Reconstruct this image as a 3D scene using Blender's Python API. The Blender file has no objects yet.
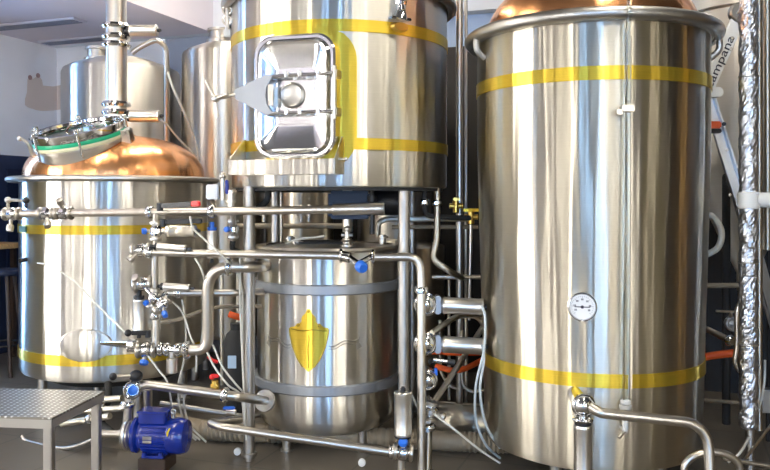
import bpy, bmesh, math, random
from mathutils import Vector, Matrix, Euler
random.seed(7)
PI = math.pi
sc = bpy.context.scene
COL = sc.collection
F, CX, HY, EYE = 780.0, 385.0, 200.0, 1.70
def P(px, py, D):
    """point seen at pixel (px,py) of the 770x470 photograph, D metres in front of the camera"""
    return Vector(((px-CX)/F*D, D, EYE-(py-HY)/F*D))
def PR(px, D): return px/F*D

# ------------------------------------------------------------------ materials
def new_mat(name):
    m = bpy.data.materials.new(name); m.use_nodes = True
    nt = m.node_tree
    return m, nt, nt.nodes['Principled BSDF']
def mat(name, col, rough=.5, metal=0, noise=0, nscale=20, bump=0, bscale=60, spec=.5, emis=None, estr=0, coat=0, stretch=None):
    m, nt, b = new_mat(name)
    b.inputs['Base Color'].default_value = (*col, 1)
    b.inputs['Roughness'].default_value = rough
    b.inputs['Metallic'].default_value = metal
    b.inputs['Specular IOR Level'].default_value = spec
    if coat: b.inputs['Coat Weight'].default_value = coat; b.inputs['Coat Roughness'].default_value = .1
    tc = nt.nodes.new('ShaderNodeTexCoord'); mp = nt.nodes.new('ShaderNodeMapping')
    nt.links.new(tc.outputs['Object'], mp.inputs['Vector'])
    if stretch: mp.inputs['Scale'].default_value = stretch
    if noise:
        n = nt.nodes.new('ShaderNodeTexNoise'); n.inputs['Scale'].default_value = nscale; n.inputs['Detail'].default_value = 5
        r = nt.nodes.new('ShaderNodeValToRGB')
        r.color_ramp.elements[0].position = .3; r.color_ramp.elements[1].position = .7
        r.color_ramp.elements[0].color = (*[c*(1-noise) for c in col], 1)
        r.color_ramp.elements[1].color = (*[min(1, c*(1+noise)) for c in col], 1)
        nt.links.new(mp.outputs[0], n.inputs['Vector']); nt.links.new(n.outputs['Fac'], r.inputs[0])
        nt.links.new(r.outputs[0], b.inputs['Base Color'])
    if bump:
        n = nt.nodes.new('ShaderNodeTexNoise'); n.inputs['Scale'].default_value = bscale; n.inputs['Detail'].default_value = 4
        bp = nt.nodes.new('ShaderNodeBump'); bp.inputs['Strength'].default_value = bump; bp.inputs['Distance'].default_value = .01
        nt.links.new(mp.outputs[0], n.inputs['Vector']); nt.links.new(n.outputs['Fac'], bp.inputs['Height'])
        nt.links.new(bp.outputs[0], b.inputs['Normal'])
    if emis:
        b.inputs['Emission Color'].default_value = (*emis, 1); b.inputs['Emission Strength'].default_value = estr
    return m

def brushed(name, col, rough=.3, aniso=.8, wave=.5, streak=.035, wdist=.02, zscale=.05, wscale=8.0):
    """sheet metal brushed around the vessel: reflections smear up and down, slight sheet waviness"""
    m, nt, b = new_mat(name)
    N, L = nt.nodes, nt.links
    b.inputs['Metallic'].default_value = 1
    b.inputs['Anisotropic'].default_value = min(1, aniso+.2)
    b.inputs['Anisotropic Rotation'].default_value = .25
    tg = N.new('ShaderNodeTangent'); tg.direction_type = 'RADIAL'; tg.axis = 'Z'
    L.new(tg.outputs[0], b.inputs['Tangent'])
    tc = N.new('ShaderNodeTexCoord')
    mp = N.new('ShaderNodeMapping'); mp.inputs['Scale'].default_value = (1, 1, zscale)
    L.new(tc.outputs['Object'], mp.inputs['Vector'])
    n = N.new('ShaderNodeTexNoise'); n.inputs['Scale'].default_value = wscale; n.inputs['Detail'].default_value = 2; n.inputs['Roughness'].default_value = .45
    L.new(mp.outputs[0], n.inputs['Vector'])
    bp = N.new('ShaderNodeBump'); bp.inputs['Strength'].default_value = wave; bp.inputs['Distance'].default_value = wdist
    L.new(n.outputs['Fac'], bp.inputs['Height']); L.new(bp.outputs[0], b.inputs['Normal'])
    mp2 = N.new('ShaderNodeMapping'); mp2.inputs['Scale'].default_value = (1.2, 1.2, 140)
    L.new(tc.outputs['Object'], mp2.inputs['Vector'])
    n2 = N.new('ShaderNodeTexNoise'); n2.inputs['Scale'].default_value = 2; n2.inputs['Detail'].default_value = 3
    L.new(mp2.outputs[0], n2.inputs['Vector'])
    r = N.new('ShaderNodeMapRange'); r.inputs['To Min'].default_value = rough*.95; r.inputs['To Max'].default_value = rough*1.06
    L.new(n2.outputs['Fac'], r.inputs['Value']); L.new(r.outputs[0], b.inputs['Roughness'])
    mx = N.new('ShaderNodeValToRGB')
    mx.color_ramp.elements[0].color = (*[c*(1-streak) for c in col], 1); mx.color_ramp.elements[1].color = (*[min(1, c*(1+streak*.6)) for c in col], 1)
    mx.color_ramp.elements[0].position = .3; mx.color_ramp.elements[1].position = .7
    L.new(n2.outputs['Fac'], mx.inputs[0]); L.new(mx.outputs[0], b.inputs['Base Color'])
    return m

M = {}
M['tank'] = brushed('brushed_steel', (.71, .68, .62), .31, 1.0)
M['tank_warm'] = brushed('brushed_steel_warm', (.65, .60, .50), .34, 1.0)
M['tank_pale'] = brushed('brushed_steel_pale', (.90, .87, .80), .55, .4)
M['tank_back'] = brushed('brushed_steel_back', (.66, .63, .58), .40, 1.0)
M['steel'] = mat('pipe_steel', (.62, .575, .51), .31, 1)
M['polish'] = mat('polished_steel', (.66, .66, .66), .10, 1)
M['actuator'] = mat('actuator_steel', (.74, .71, .66), .30, 1)
M['door'] = mat('door_steel', (.88, .88, .88), .14, 1)
M['satin'] = mat('satin_steel', (.46, .44, .41), .38, 1, bump=.05, bscale=200)
M['hoop'] = mat('grey_hoop', (.36, .38, .41), .45, .75)
M['copper'] = brushed('copper', (.93, .44, .19), .26, .3, .5, .12)
M['copper_tube'] = mat('copper_pipe', (.85, .45, .2), .2, 1)
M['gold'] = brushed('gold_band', (.84, .60, .07), .36, .8, .4, .06)
M['gold'].node_tree.nodes['Principled BSDF'].inputs['Metallic'].default_value = .85
M['dial'] = mat('dial_white', (.86, .87, .88), .4)
M['blue'] = mat('blue_enamel', (.004, .025, .27), .25, 0, noise=.12, nscale=14, coat=.5)
M['bluep'] = mat('blue_plastic', (.02, .16, .72), .35, coat=.3)
M['navy'] = mat('navy_paint', (.022, .035, .085), .55, noise=.2, nscale=3)
M['navym'] = mat('navy_enamel', (.010, .018, .05), .4)
M['black'] = mat('black_plastic', (.012, .012, .014), .4)
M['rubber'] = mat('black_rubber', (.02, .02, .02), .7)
M['red'] = mat('red_plastic', (.75, .02, .02), .35)
M['orange'] = mat('orange_hose', (.90, .13, .02), .45)
M['white'] = mat('white_plastic', (.80, .80, .77), .45)
M['hose'] = mat('clear_hose', (.70, .69, .62), .3, spec=.8)
M['hoseb'] = mat('pale_blue_hose', (.50, .58, .63), .3, spec=.8)
M['silicone'] = mat('silicone', (.78, .76, .52), .4)
M['green'] = mat('green_gasket', (.02, .46, .22), .35)
M['brass'] = mat('brass', (.75, .50, .12), .28, 1)
M['duct'] = mat('duct_sleeve', (.30, .25, .18), .5, .2, noise=.12, nscale=10)
M['wood'] = mat('light_wood', (.60, .38, .16), .5, noise=.25, nscale=6, stretch=(1, 8, 8))
M['dkwood'] = mat('dark_wood', (.05, .03, .02), .5, noise=.2, nscale=8)
M['alu'] = mat('aluminium', (.74, .75, .76), .36, 1)
M['foil'] = mat('foil', (.60, .62, .67), .30, 1, bump=1.0, bscale=26)
M['label'] = mat('label_tan', (.62, .55, .42), .5)
M['plaster'] = mat('white_plaster', (.92, .91, .92), .85, noise=.03, nscale=2)
M['grey_wall'] = mat('grey_wall', (.40, .42, .48), .8, noise=.05, nscale=2)
M['bluewall'] = mat('blue_wall', (.42, .54, .74), .8, noise=.05, nscale=2)
M['soffit'] = mat('soffit_lilac', (.78, .72, .78), .85, noise=.02, nscale=2)
M['ceiling'] = mat('ceiling_white', (.80, .82, .86), .85)
M['vent'] = mat('vent_slots', (.22, .23, .30), .5)
M['ventf'] = mat('vent_frame', (.62, .60, .66), .5)
M['mural'] = mat('mural_beige', (.72, .62, .55), .9)
M['mural2'] = mat('mural_brown', (.42, .26, .24), .9)
M['teal'] = mat('teal_panel', (.02, .12, .14), .6)
M['paneling'] = mat('wood_panel', (.16, .08, .03), .5, noise=.2, nscale=5)
M['brownwall'] = mat('brown_wall', (.10, .07, .045), .8)
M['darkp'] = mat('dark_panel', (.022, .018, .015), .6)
M['lamp'] = mat('lamp_glow', (1, 1, 1), .5, emis=(1, .93, .80), estr=20)  # glow of the added ceiling fill
M['win'] = mat('window_daylight', (1, 1, 1), .5, emis=(1.0, .97, .90), estr=15)  # glowing panes added for the streaks mirrored in the steel
M['winw'] = mat('window_daylight_warm', (1, 1, 1), .5, emis=(1, .90, .72), estr=12)
M['winb'] = mat('window_daylight_blue', (1, 1, 1), .5, emis=(.30, .56, 1.0), estr=15)
M['wing'] = mat('window_golden', (1, 1, 1), .5, emis=(1, .60, .18), estr=2.5)
M['olive'] = mat('olive_wall', (.20, .17, .08), .8)  # for unseen panels that colour the tank reflections
M['mauve'] = mat('mauve_wall', (.13, .11, .15), .8)
M['ceil2'] = mat('grey_ceiling', (.16, .16, .17), .9)
M['ink'] = mat('ink', (.03, .03, .05), .6)
def glass(name, col, rough=.02):
    m, nt, b = new_mat(name)
    b.inputs['Base Color'].default_value = (*col, 1); b.inputs['Roughness'].default_value = rough
    b.inputs['Transmission Weight'].default_value = 1; b.inputs['IOR'].default_value = 1.35
    return m
M['glass'] = glass('clear_glass', (.93, .98, .95))
# checker plate
def checker():
    m, nt, b = new_mat('tread_plate')
    N, L = nt.nodes, nt.links
    b.inputs['Metallic'].default_value = 1; b.inputs['Roughness'].default_value = .36
    tc = N.new('ShaderNodeTexCoord')
    v = N.new('ShaderNodeTexVoronoi'); v.inputs['Scale'].default_value = 30; v.inputs['Randomness'].default_value = 0
    L.new(tc.outputs['Object'], v.inputs['Vector'])
    r = N.new('ShaderNodeValToRGB'); r.color_ramp.elements[0].position = .12; r.color_ramp.elements[1].position = .3
    r.color_ramp.elements[0].color = (1, 1, 1, 1); r.color_ramp.elements[1].color = (0, 0, 0, 1)
    L.new(v.outputs['Distance'], r.inputs[0])
    bp = N.new('ShaderNodeBump'); bp.inputs['Strength'].default_value = .7; bp.inputs['Distance'].default_value = .004
    L.new(r.outputs[0], bp.inputs['Height']); L.new(bp.outputs[0], b.inputs['Normal'])
    c = N.new('ShaderNodeValToRGB'); c.color_ramp.elements[0].color = (.30, .28, .25, 1); c.color_ramp.elements[1].color = (.95, .94, .92, 1)
    L.new(r.outputs[0], c.inputs[0]); L.new(c.outputs[0], b.inputs['Base Color'])
    return m
M['plate'] = checker()
# floor
def floor_mat():
    m, nt, b = new_mat('stone_floor')
    N, L = nt.nodes, nt.links
    tc = N.new('ShaderNodeTexCoord')
    mp = N.new('ShaderNodeMapping'); mp.inputs['Rotation'].default_value = (0, 0, math.radians(20))
    L.new(tc.outputs['Object'], mp.inputs['Vector'])
    br = N.new('ShaderNodeTexBrick'); br.offset = 0; br.inputs['Scale'].default_value = 1.6
    br.inputs['Brick Width'].default_value = 1; br.inputs['Row Height'].default_value = 1; br.inputs['Mortar Size'].default_value = .012
    br.inputs['Color1'].default_value = (.21, .18, .14, 1); br.inputs['Color2'].default_value = (.17, .145, .115, 1); br.inputs['Mortar'].default_value = (.11, .10, .085, 1)
    L.new(mp.outputs[0], br.inputs['Vector'])
    n = N.new('ShaderNodeTexNoise'); n.inputs['Scale'].default_value = 5; n.inputs['Detail'].default_value = 6
    L.new(tc.outputs['Object'], n.inputs['Vector'])
    mx = N.new('ShaderNodeMixRGB'); mx.blend_type = 'MULTIPLY'; mx.inputs[0].default_value = .6
    L.new(br.outputs['Color'], mx.inputs[1]); L.new(n.outputs['Fac'], mx.inputs[2]); 
    g = N.new('ShaderNodeGamma'); g.inputs[1].default_value = .9
    L.new(mx.outputs[0], g.inputs[0]); L.new(g.outputs[0], b.inputs['Base Color'])
    r = N.new('ShaderNodeMapRange'); r.inputs['To Min'].default_value = .22; r.inputs['To Max'].default_value = .5
    L.new(n.outputs['Fac'], r.inputs['Value']); L.new(r.outputs[0], b.inputs['Roughness'])
    return m
M['floor'] = floor_mat()

# ------------------------------------------------------------------ geometry helpers
WL = {}     # world location of every root
def link(name, bm, m, parent=None, smooth=True, loc=None):
    base = WL[parent.name] if parent is not None else (Vector(loc) if loc is not None else Vector((0, 0, 0)))
    bmesh.ops.recalc_face_normals(bm, faces=bm.faces)
    for v in bm.verts: v.co -= base
    me = bpy.data.meshes.new(name); bm.to_mesh(me); bm.free()
    if smooth:
        for p in me.polygons: p.use_smooth = True
        try: me.set_sharp_from_angle(angle=math.radians(35))
        except Exception: pass
    me.materials.append(m)
    o = bpy.data.objects.new(name, me); COL.objects.link(o)
    if parent is not None: o.parent = parent; WL[o.name] = base
    else: o.location = base; WL[o.name] = base
    return o
def thing(name, label, cat, loc, group=None):
    o = bpy.data.objects.new(name, None); COL.objects.link(o)
    o.empty_display_size = .1
    o.location = Vector(loc); WL[o.name] = Vector(loc)
    o['label'] = label; o['category'] = cat
    if group: o['group'] = group
    return o
def tag(o, label, cat, group=None, kind=None):
    o['label'] = label; o['category'] = cat
    if group: o['group'] = group
    if kind: o['kind'] = kind
    return o
def struct(name, bm, m, smooth=False):
    o = link(name, bm, m, None, smooth); o['kind'] = 'structure'; return o
def basis(axis, up=None):
    a = Vector(axis).normalized()
    u = Vector(up) if up is not None else (Vector((0, 0, 1)) if abs(a.z) < .9 else Vector((1, 0, 0)))
    x = u.cross(a).normalized(); y = a.cross(x)
    return x, y, a
def lathe(bm, prof, c=(0, 0, 0), axis=(0, 0, 1), seg=64, sx=1, sy=1, up=None):
    """revolve (radius, height) pairs about an axis through c"""
    x, y, a = basis(axis, up); c = Vector(c); rings = []
    for r, h in prof:
        if r < 1e-6: rings.append([bm.verts.new(c+a*h)]); continue
        rings.append([bm.verts.new(c+a*h+x*(r*sx*math.cos(2*PI*i/seg))+y*(r*sy*math.sin(2*PI*i/seg))) for i in range(seg)])
    for A, B in zip(rings, rings[1:]):
        for i in range(seg):
            j = (i+1) % seg
            if len(A) == 1 and len(B) == 1: continue
            if len(A) == 1: bm.faces.new((A[0], B[i], B[j]))
            elif len(B) == 1: bm.faces.new((A[i], A[j], B[0]))
            else: bm.faces.new((A[i], A[j], B[j], B[i]))
    return bm
def cyl(bm, p0, p1, r0, r1=None, seg=24, bev=None):
    p0 = Vector(p0); p1 = Vector(p1); r1 = r0 if r1 is None else r1; h = (p1-p0).length
    b = min(r0, r1, h)*.12 if bev is None else bev
    return lathe(bm, [(0, 0), (r0-b, 0), (r0, b), (r1, h-b), (r1-b, h), (0, h)], p0, p1-p0, seg)
def ring(bm, c, R, r, axis=(0, 0, 1), seg=96, s2=16):
    x, y, a = basis(axis); c = Vector(c); rows = []
    for i in range(seg):
        d = x*math.cos(2*PI*i/seg)+y*math.sin(2*PI*i/seg)
        rows.append([bm.verts.new(c+d*(R+r*math.cos(2*PI*k/s2))+a*(r*math.sin(2*PI*k/s2))) for k in range(s2)])
    for i in range(seg):
        for k in range(s2):
            A, B = rows[i], rows[(i+1) % seg]
            bm.faces.new((A[k], B[k], B[(k+1) % s2], A[(k+1) % s2]))
    return bm
def ball(bm, c, r, sz=1, seg=20):
    n = 12
    return lathe(bm, [(r*math.sin(PI*i/n), -r*sz*math.cos(PI*i/n)) for i in range(n+1)], c, (0, 0, 1), seg)
def box(bm, c, s, rot=None, bev=0, axes=None):
    c = Vector(c)
    if axes is None:
        R = Euler((0, 0, rot or 0)).to_matrix(); axes = (R@Vector((1, 0, 0)), R@Vector((0, 1, 0)), R@Vector((0, 0, 1)))
    t = bmesh.new(); bmesh.ops.create_cube(t, size=1)
    for v in t.verts: v.co = Vector((v.co.x*s[0], v.co.y*s[1], v.co.z*s[2]))
    if bev: bmesh.ops.bevel(t, geom=list(t.edges), offset=bev, segments=2, affect='EDGES')
    mp = {}
    for v in t.verts: mp[v] = bm.verts.new(c+axes[0]*v.co.x+axes[1]*v.co.y+axes[2]*v.co.z)
    for f in t.faces: bm.faces.new([mp[v] for v in f.verts])
    t.free(); return bm
def path(pts, fil):
    pts = [Vector(p) for p in pts]
    if len(pts) < 3 or fil <= 0: return pts
    out = [pts[0]]
    for i in range(1, len(pts)-1):
        a, b, c = pts[i-1], pts[i], pts[i+1]
        d = min(fil, (a-b).length*.48, (c-b).length*.48)
        s = b+(a-b).normalized()*d; e = b+(c-b).normalized()*d
        n = 7
        for k in range(n+1):
            t = k/n; out.append(s*(1-t)**2+b*2*t*(1-t)+e*t*t)
    out.append(pts[-1]); return out
def smooth_path(pts, n=8):
    pts = [Vector(p) for p in pts]; q = [pts[0]]+pts+[pts[-1]]; out = []
    for i in range(1, len(q)-2):
        a, b, c, d = q[i-1], q[i], q[i+1], q[i+2]
        for k in range(n):
            t = k/n
            out.append(.5*((2*b)+(c-a)*t+(2*a-5*b+4*c-d)*t*t+(3*b-a-3*c+d)*t**3))
    out.append(pts[-1]); return out
def tube(bm, pts, r, seg=16, rf=None):
    pts = [p for i, p in enumerate(pts) if i == 0 or (p-pts[i-1]).length > 1e-5]
    T = []
    for i in range(len(pts)):
        a = pts[max(i-1, 0)]; b = pts[min(i+1, len(pts)-1)]; T.append((b-a).normalized())
    x, y, _ = basis(T[0]); rows = []
    for i, p in enumerate(pts):
        if i:
            q = T[i-1].rotation_difference(T[i]); x = q@x; y = q@y
        rr = rf(i/(len(pts)-1)) if rf else r
        rows.append([bm.verts.new(p+x*(rr*math.cos(2*PI*k/seg))+y*(rr*math.sin(2*PI*k/seg))) for k in range(seg)])
    for A, B in zip(rows, rows[1:]):
        for k in range(seg): bm.faces.new((A[k], A[(k+1) % seg], B[(k+1) % seg], B[k]))
    bm.faces.new(rows[0]); bm.faces.new(rows[-1]); return bm
def poly_prism(bm, pts, off):
    """closed polygon (3-D points) extruded by the vector off"""
    off = Vector(off)
    A = [bm.verts.new(Vector(p)) for p in pts]; B = [bm.verts.new(Vector(p)+off) for p in pts]
    bm.faces.new(A); bm.faces.new(B)
    n = len(A)
    for i in range(n): bm.faces.new((A[i], A[(i+1) % n], B[(i+1) % n], B[i]))
    return bm
def nb(): return bmesh.new()
def rrect(w, h, r, n=8):
    out = []
    for cx_, cy_, a0 in ((w-r, h-r, 0), (-w+r, h-r, 90), (-w+r, -h+r, 180), (w-r, -h+r, 270)):
        for k in range(n+1):
            a = math.radians(a0+90*k/n); out.append((cx_+r*math.cos(a), cy_+r*math.sin(a)))
    return out
def clampring(bm, p, axis, R, w=.022, wing=True):
    a = Vector(axis).normalized()
    lathe(bm, [(R*.98, -w), (R*1.35, -w*.9), (R*1.62, -w*.35), (R*1.62, w*.35), (R*1.35, w*.9), (R*.98, w)], p, a, 24)
    if wing:
        x, y, _ = basis(a)
        q = Vector(p)+x*R*1.6-y*R*.4
        cyl(bm, q-y*.004, q+x*R*.7, R*.22, seg=10); box(bm, q+x*R*.8, (R*.9, R*.3, w*.9), axes=(y, x, a), bev=.001)
    return bm

def pipe(label, pts, r, m='steel', fil=.06, clamps=(), name='process_pipe', cat='pipe', group=None, smooth_=False, seg=16, flange_end=None):
    pl = smooth_path(pts) if smooth_ else path(pts, fil)
    loc = min(pl, key=lambda p: p.z).copy()
    bm = nb(); tube(bm, pl, r, seg)
    o = link(name, bm, M[m], None, True, loc); tag(o, label, cat, group)
    for (p, ax) in clamps:
        b = nb(); clampring(b, p, ax, r*1.02); link('clamp', b, M['polish'], o)
    if flange_end:
        p, ax, R = flange_end
        b = nb(); cyl(b, Vector(p)-Vector(ax).normalized()*.008, Vector(p)+Vector(ax).normalized()*.010, R, seg=32); link('flange', b, M['satin'], o)
    return o

# ------------------------------------------------------------------ camera
cam = bpy.data.cameras.new('camera'); co = bpy.data.objects.new('camera', cam); COL.objects.link(co)
co.location = (0, 0, EYE); co.rotation_euler = (PI/2, 0, 0)
cam.sensor_width = 36; cam.lens = F/770*36
cam.shift_y = -(235-HY)/770
cam.clip_start = .05; sc.camera = co

# ------------------------------------------------------------------ the room
ANG = math.radians(20)
U = Vector((math.cos(ANG), -math.sin(ANG), 0)); W = Vector((math.sin(ANG), math.cos(ANG), 0)); Z = Vector((0, 0, 1))
O = Vector((-3.96, 9.5, 0))
def R3(u, w, z): return O+U*u+W*w+Z*z
AX = (U, W, Z)
UM, WM, CH = 12.0, -16.0, 4.6
def rbox(name, u0, u1, w0, w1, z0, z1, m):
    bm = nb(); box(bm, R3((u0+u1)/2, (w0+w1)/2, (z0+z1)/2), (abs(u1-u0), abs(w1-w0), abs(z1-z0)), axes=AX)
    return struct(name, bm, M[m])
rbox('floor', -.2, UM+.2, WM-.2, .2, -.1, 0, 'floor')
rbox('ceiling', -.2, UM+.2, WM-.2, .2, CH, CH+.1, 'ceil2')
rbox('wall_left', -.2, 0, WM-.2, .2, 0, CH, 'plaster')
rbox('wall_back', 0, UM, 0, .2, 0, CH, 'bluewall')
rbox('wall_right', UM, UM+.2, WM-.2, .2, 0, CH, 'paneling')
rbox('wall_front', -.2, UM+.2, WM-.2, WM, 0, CH, 'brownwall')
rbox('wall_pier', 0, 1.56, -.05, 0, 0, 3.54, 'plaster')
rbox('wall_grey', 1.56, 3.4, -.03, 0, 0, 3.54, 'grey_wall')
# dropped soffit along the left and over the back
bm = nb(); box(bm, R3(1.13, WM/2-.08, (3.54+CH)/2-.002), (2.26, -WM-.16-.0, CH-3.54-.004), axes=AX)
struct('trim_1', bm, M['soffit'])
rbox('trim_2', 0, UM, -.16, 0, 3.54, CH, 'ceiling')
rbox('trim_3', 0, .03, -3.2, -.05, 0, 2.2, 'navy')
rbox('trim_4', .0, 1.56, -.09, -.05, 0, 2.2, 'navy')
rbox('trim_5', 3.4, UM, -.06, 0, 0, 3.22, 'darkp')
n = 6
for k in range(4):
    rbox('trim_%d' % n, .03, .055, -.35-.8*k-.5, -.35-.8*k, .25, 2.05, 'navym'); n += 1
for k in range(2):
    rbox('trim_%d' % n, .12+.72*k, .12+.72*k+.5, -.11, -.09, .25, 2.05, 'navym'); n += 1
# air slots in the soffit
def vent(label, pa, pb, pc, pd):
    # corners lie on the soffit's underside, z = 3.54
    def on(px, py): D = (3.54-EYE)*F/(HY-py); return P(px, py, D)
    A, B, C_, D_ = [on(*q) for q in (pa, pb, pc, pd)]
    c = (A+B+C_+D_)/4; ln = ((B-A).length+(C_-D_).length)/2; wd = .20
    bm = nb(); box(bm, c-Z*.012, (ln, wd, .02), axes=AX, bev=.003)
    o = link('air_vent', bm, M['ventf'], None, False, c); tag(o, label, 'vent')
    for s in range(3):
        b = nb(); box(b, c-Z*.024+W*(.055*(s-1)), (ln-.08, .035, .006), axes=AX)
        link('slot', b, M['vent'], o, False)
vent('long slot air vent in the lilac soffit, nearer one cut by the left picture edge', (-12, 27), (68, 15), (82, 19), (2, 31))
vent('shorter slot air vent in the lilac soffit, running behind the vertical exhaust pipe', (40, 41), (110, 33), (122, 37), (52, 45))

# unseen lit panes added behind and beside the camera, tinted for reflected streaks
def added_window(k, c, along, inward, w, h, m):
    bm = nb(); a = Vector(along); i = Vector(inward)
    for s in (-1, 1):
        box(bm, c+a*(s*w/2)+i*.04, (.09, .10, h+.09), axes=(a, i, Z)); box(bm, c+Z*(s*h/2)+i*.04, (w, .10, .09), axes=(a, i, Z))
    box(bm, c+i*.04, (.05, .07, h), axes=(a, i, Z))
    o = struct('window_%d' % k, bm, M['navym'])
    b = nb(); box(b, c+i*.02, (w, .02, h), axes=(a, i, Z)); q = link('window_pane', b, M[m], o, False); q['kind'] = 'structure'
kw = 1
for w_, ww, mm, hh in ((-5.75, .55, 'win', 3.0), (-6.95, .75, 'win', 3.0), (-8.7, .35, 'winb', 3.0), (-12.0, .9, 'win', 3.0), (-2.7, .45, 'winb', 2.6)):
    added_window(kw, R3(0, w_, 2.3), W, U, ww, 4.1, mm); kw += 1
for u_, ww, mm in ((1.2, .5, 'win'), (3.7, 1.1, 'win'), (6.6, .6, 'winb'), (9.6, .55, 'winb'), (11.0, .9, 'winb')):
    added_window(kw, R3(u_, WM, 2.3), U, W, ww, 4.1, mm); kw += 1
for w_, ww, mm in ((-14.2, .5, 'winb'), (-11.8, .6, 'win'), (-9.8, .5, 'winw'), (-8.9, .5, 'win'), (-5.2, .22, 'winw'), (-3.7, .16, 'winw'), (-1.6, .22, 'wing')):
    added_window(kw, R3(UM, w_, 2.3), W, -U, ww, 4.1, mm); kw += 1
def bpan(u0, u1, w0, w1, m, z1=CH-.01):  # unseen colour panels added so the tanks reflect varied streaks
    global n
    rbox('trim_%d' % n, u0, u1, w0, w1, 0, z1, m); n += 1
bpan(0, .03, -5.1, -3.3, 'olive'); bpan(0, .03, -8.3, -7.5, 'mauve'); bpan(0, .03, -11.4, -9.0, 'brownwall'); bpan(0, .03, -15.9, -12.7, 'mauve')
bpan(1.7, 2.9, WM, WM+.03, 'darkp'); bpan(4.5, 6.1, WM, WM+.03, 'brownwall'); bpan(7.2, 8.3, WM, WM+.03, 'paneling'); bpan(8.3, 9.1, WM, WM+.03, 'teal')
bpan(UM-.03, UM, -13.8, -12.3, 'teal'); bpan(UM-.03, UM, -8.4, -7.2, 'mauve'); bpan(UM-.03, UM, -7.2, -5.4, 'olive'); bpan(UM-.03, UM, -5.0, -3.9, 'olive'); bpan(UM-.03, UM, -3.5, -2.0, 'darkp')
# unseen ceiling lights added as fill, the rear ones to brighten the walls
for i, (u_, w_) in enumerate(((3.5, -1.7), (3.2, -4.4), (4.2, -10.5), (7.2, -3.6), (8.6, -7.5), (8.6, -12.5))):
    c = R3(u_, w_, CH)
    t = thing('ceiling_light', 'white linear ceiling light, %s of its row, %s row' % (('first', 'second', 'third')[i % 3], ('left', 'right')[i//3]), 'lamp', c-Z*.12, 'linear ceiling lights')
    b = nb(); box(b, c-Z*.05, (.34, 1.9, .1), axes=AX, bev=.01); link('housing', b, M['white'], t, False)
    b = nb(); box(b, c-Z*.108, (.28, 1.8, .016), axes=AX); link('diffuser', b, M['lamp'], t, False)
# painted sausage-dog shape on the white wall
def wallp(px, py, off=.052):
    # where the pixel's ray meets the pier face (w = -.05)
    d = Vector(((px-CX)/F, 1, -(py-HY)/F)); e = Vector((0, 0, EYE))
    q = R3(0, -off, 0); t = (q-e).dot(W)/d.dot(W); return e+d*t
def leftp(px, py, off=.004):
    d = Vector(((px-CX)/F, 1, -(py-HY)/F)); e = Vector((0, 0, EYE))
    q = R3(off, 0, 0); t = (q-e).dot(U)/d.dot(U); return e+d*t
out = [(66, 84), (53, 86.5), (42, 86), (39, 79), (36, 76), (33, 79), (28, 77.5), (27, 86), (27, 94), (25.5, 100), (25, 104), (28, 107), (34, 110), (44, 111), (56, 110), (66, 108), (76, 108), (76, 84)]
mtop = [(25, 99), (27, 92), (27.5, 79), (30, 77.5), (33, 79), (36, 77), (39, 76), (42, 80), (43, 85.5), (53, 86.5), (57.2, 85.8), (66, 84), (76, 84)]
mbot = [105, 106.5, 107, 108, 109, 110, 110.5, 111, 111, 110.5, 110, 108.5, 108]
bm = nb(); rws = []
for (x, y), y2 in zip(mtop, mbot):
    f = (lambda a, b_: leftp(a, b_, .006)) if x < 57 else (lambda a, b_: wallp(a, b_, .056))
    rws.append((bm.verts.new(f(x, y)), bm.verts.new(f(x, y2))))
for A, B in zip(rws, rws[1:]): bm.faces.new((A[0], B[0], B[1], A[1]))
o = link('wall_mural', bm, M['mural'], None, False, wallp(50, 110)); tag(o, 'beige painted animal silhouette on the white wall left of the rear tanks', 'mural')
for (x, y) in ((30, 77.5), (38, 75.5)):
    b = nb(); c = leftp(x, y, .010); poly_prism(b, [c+W*(.03*math.cos(a*PI/8))+Z*(.028*math.sin(a*PI/8)) for a in range(16)], U*.004); link('painted_spot', b, M['mural2'], o, False)

# ------------------------------------------------------------------ vessels
def vessel_shell(bm, c, R, z0, z1, edge=.03, seg=128, rb=None):
    """sheet cylinder with rolled bottom edge, rb = radius at the bottom"""
    rb = rb or R
    pr = [(0, z0+edge*.6), (rb*.6, z0+edge*.3), (rb-edge, z0), (rb-edge*.3, z0+edge*.3), (rb, z0+edge)]
    for k in range(1, 9):
        t = k/8; pr.append((rb+(R-rb)*min(1, t*1.4), z0+edge+(z1-z0-edge)*t))
    return lathe(bm, pr+[(0, z1)], (c[0], c[1], 0), (0, 0, 1), seg)
def band(bm, c, R, z, h, t=.004, seg=128):
    return lathe(bm, [(R-.004, z-h/2), (R+t, z-h/2), (R+t, z+h/2), (R-.004, z+h/2)], (c[0], c[1], 0), (0, 0, 1), seg)
def onshell(c, R, a, z): return Vector((c[0]+R*math.sin(a), c[1]-R*math.cos(a), z))   # a = 0 faces the camera's -Y

# --- left copper-topped kettle
LC = (-2.18, 6.33); LR = .72
t = thing('brew_kettle', 'copper-domed steel kettle with glass manhole, at the left behind the blue pump', 'brewing tank', (LC[0], LC[1], 0))
kettle = t
b = nb(); vessel_shell(b, LC, LR, .37, 1.86, .05); link('shell', b, M['tank'], t)
b = nb(); lathe(b, [(LR*.9, 1.835), (LR+.075, 1.835), (LR+.095, 1.85), (LR+.095, 1.868), (LR+.075, 1.88), (LR*.9, 1.88)], (*LC, 0), seg=128); link('rim', b, M['satin'], t)
pr = []
for k in range(21):
    a = k/20*PI/2; pr.append((.70*math.cos(a)**.75 if k < 20 else 0, 1.875+.345*math.sin(a)**.95))
pr = [(.71, 1.875)]+pr
b = nb(); lathe(b, pr, (*LC, 0), seg=128); link('dome', b, M['copper'], t)
for z_, h_ in ((1.483, .066), (.54, .076)):
    b = nb(); band(b, LC, LR, z_, h_, .006); link('band', b, M['gold'], t)
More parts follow.
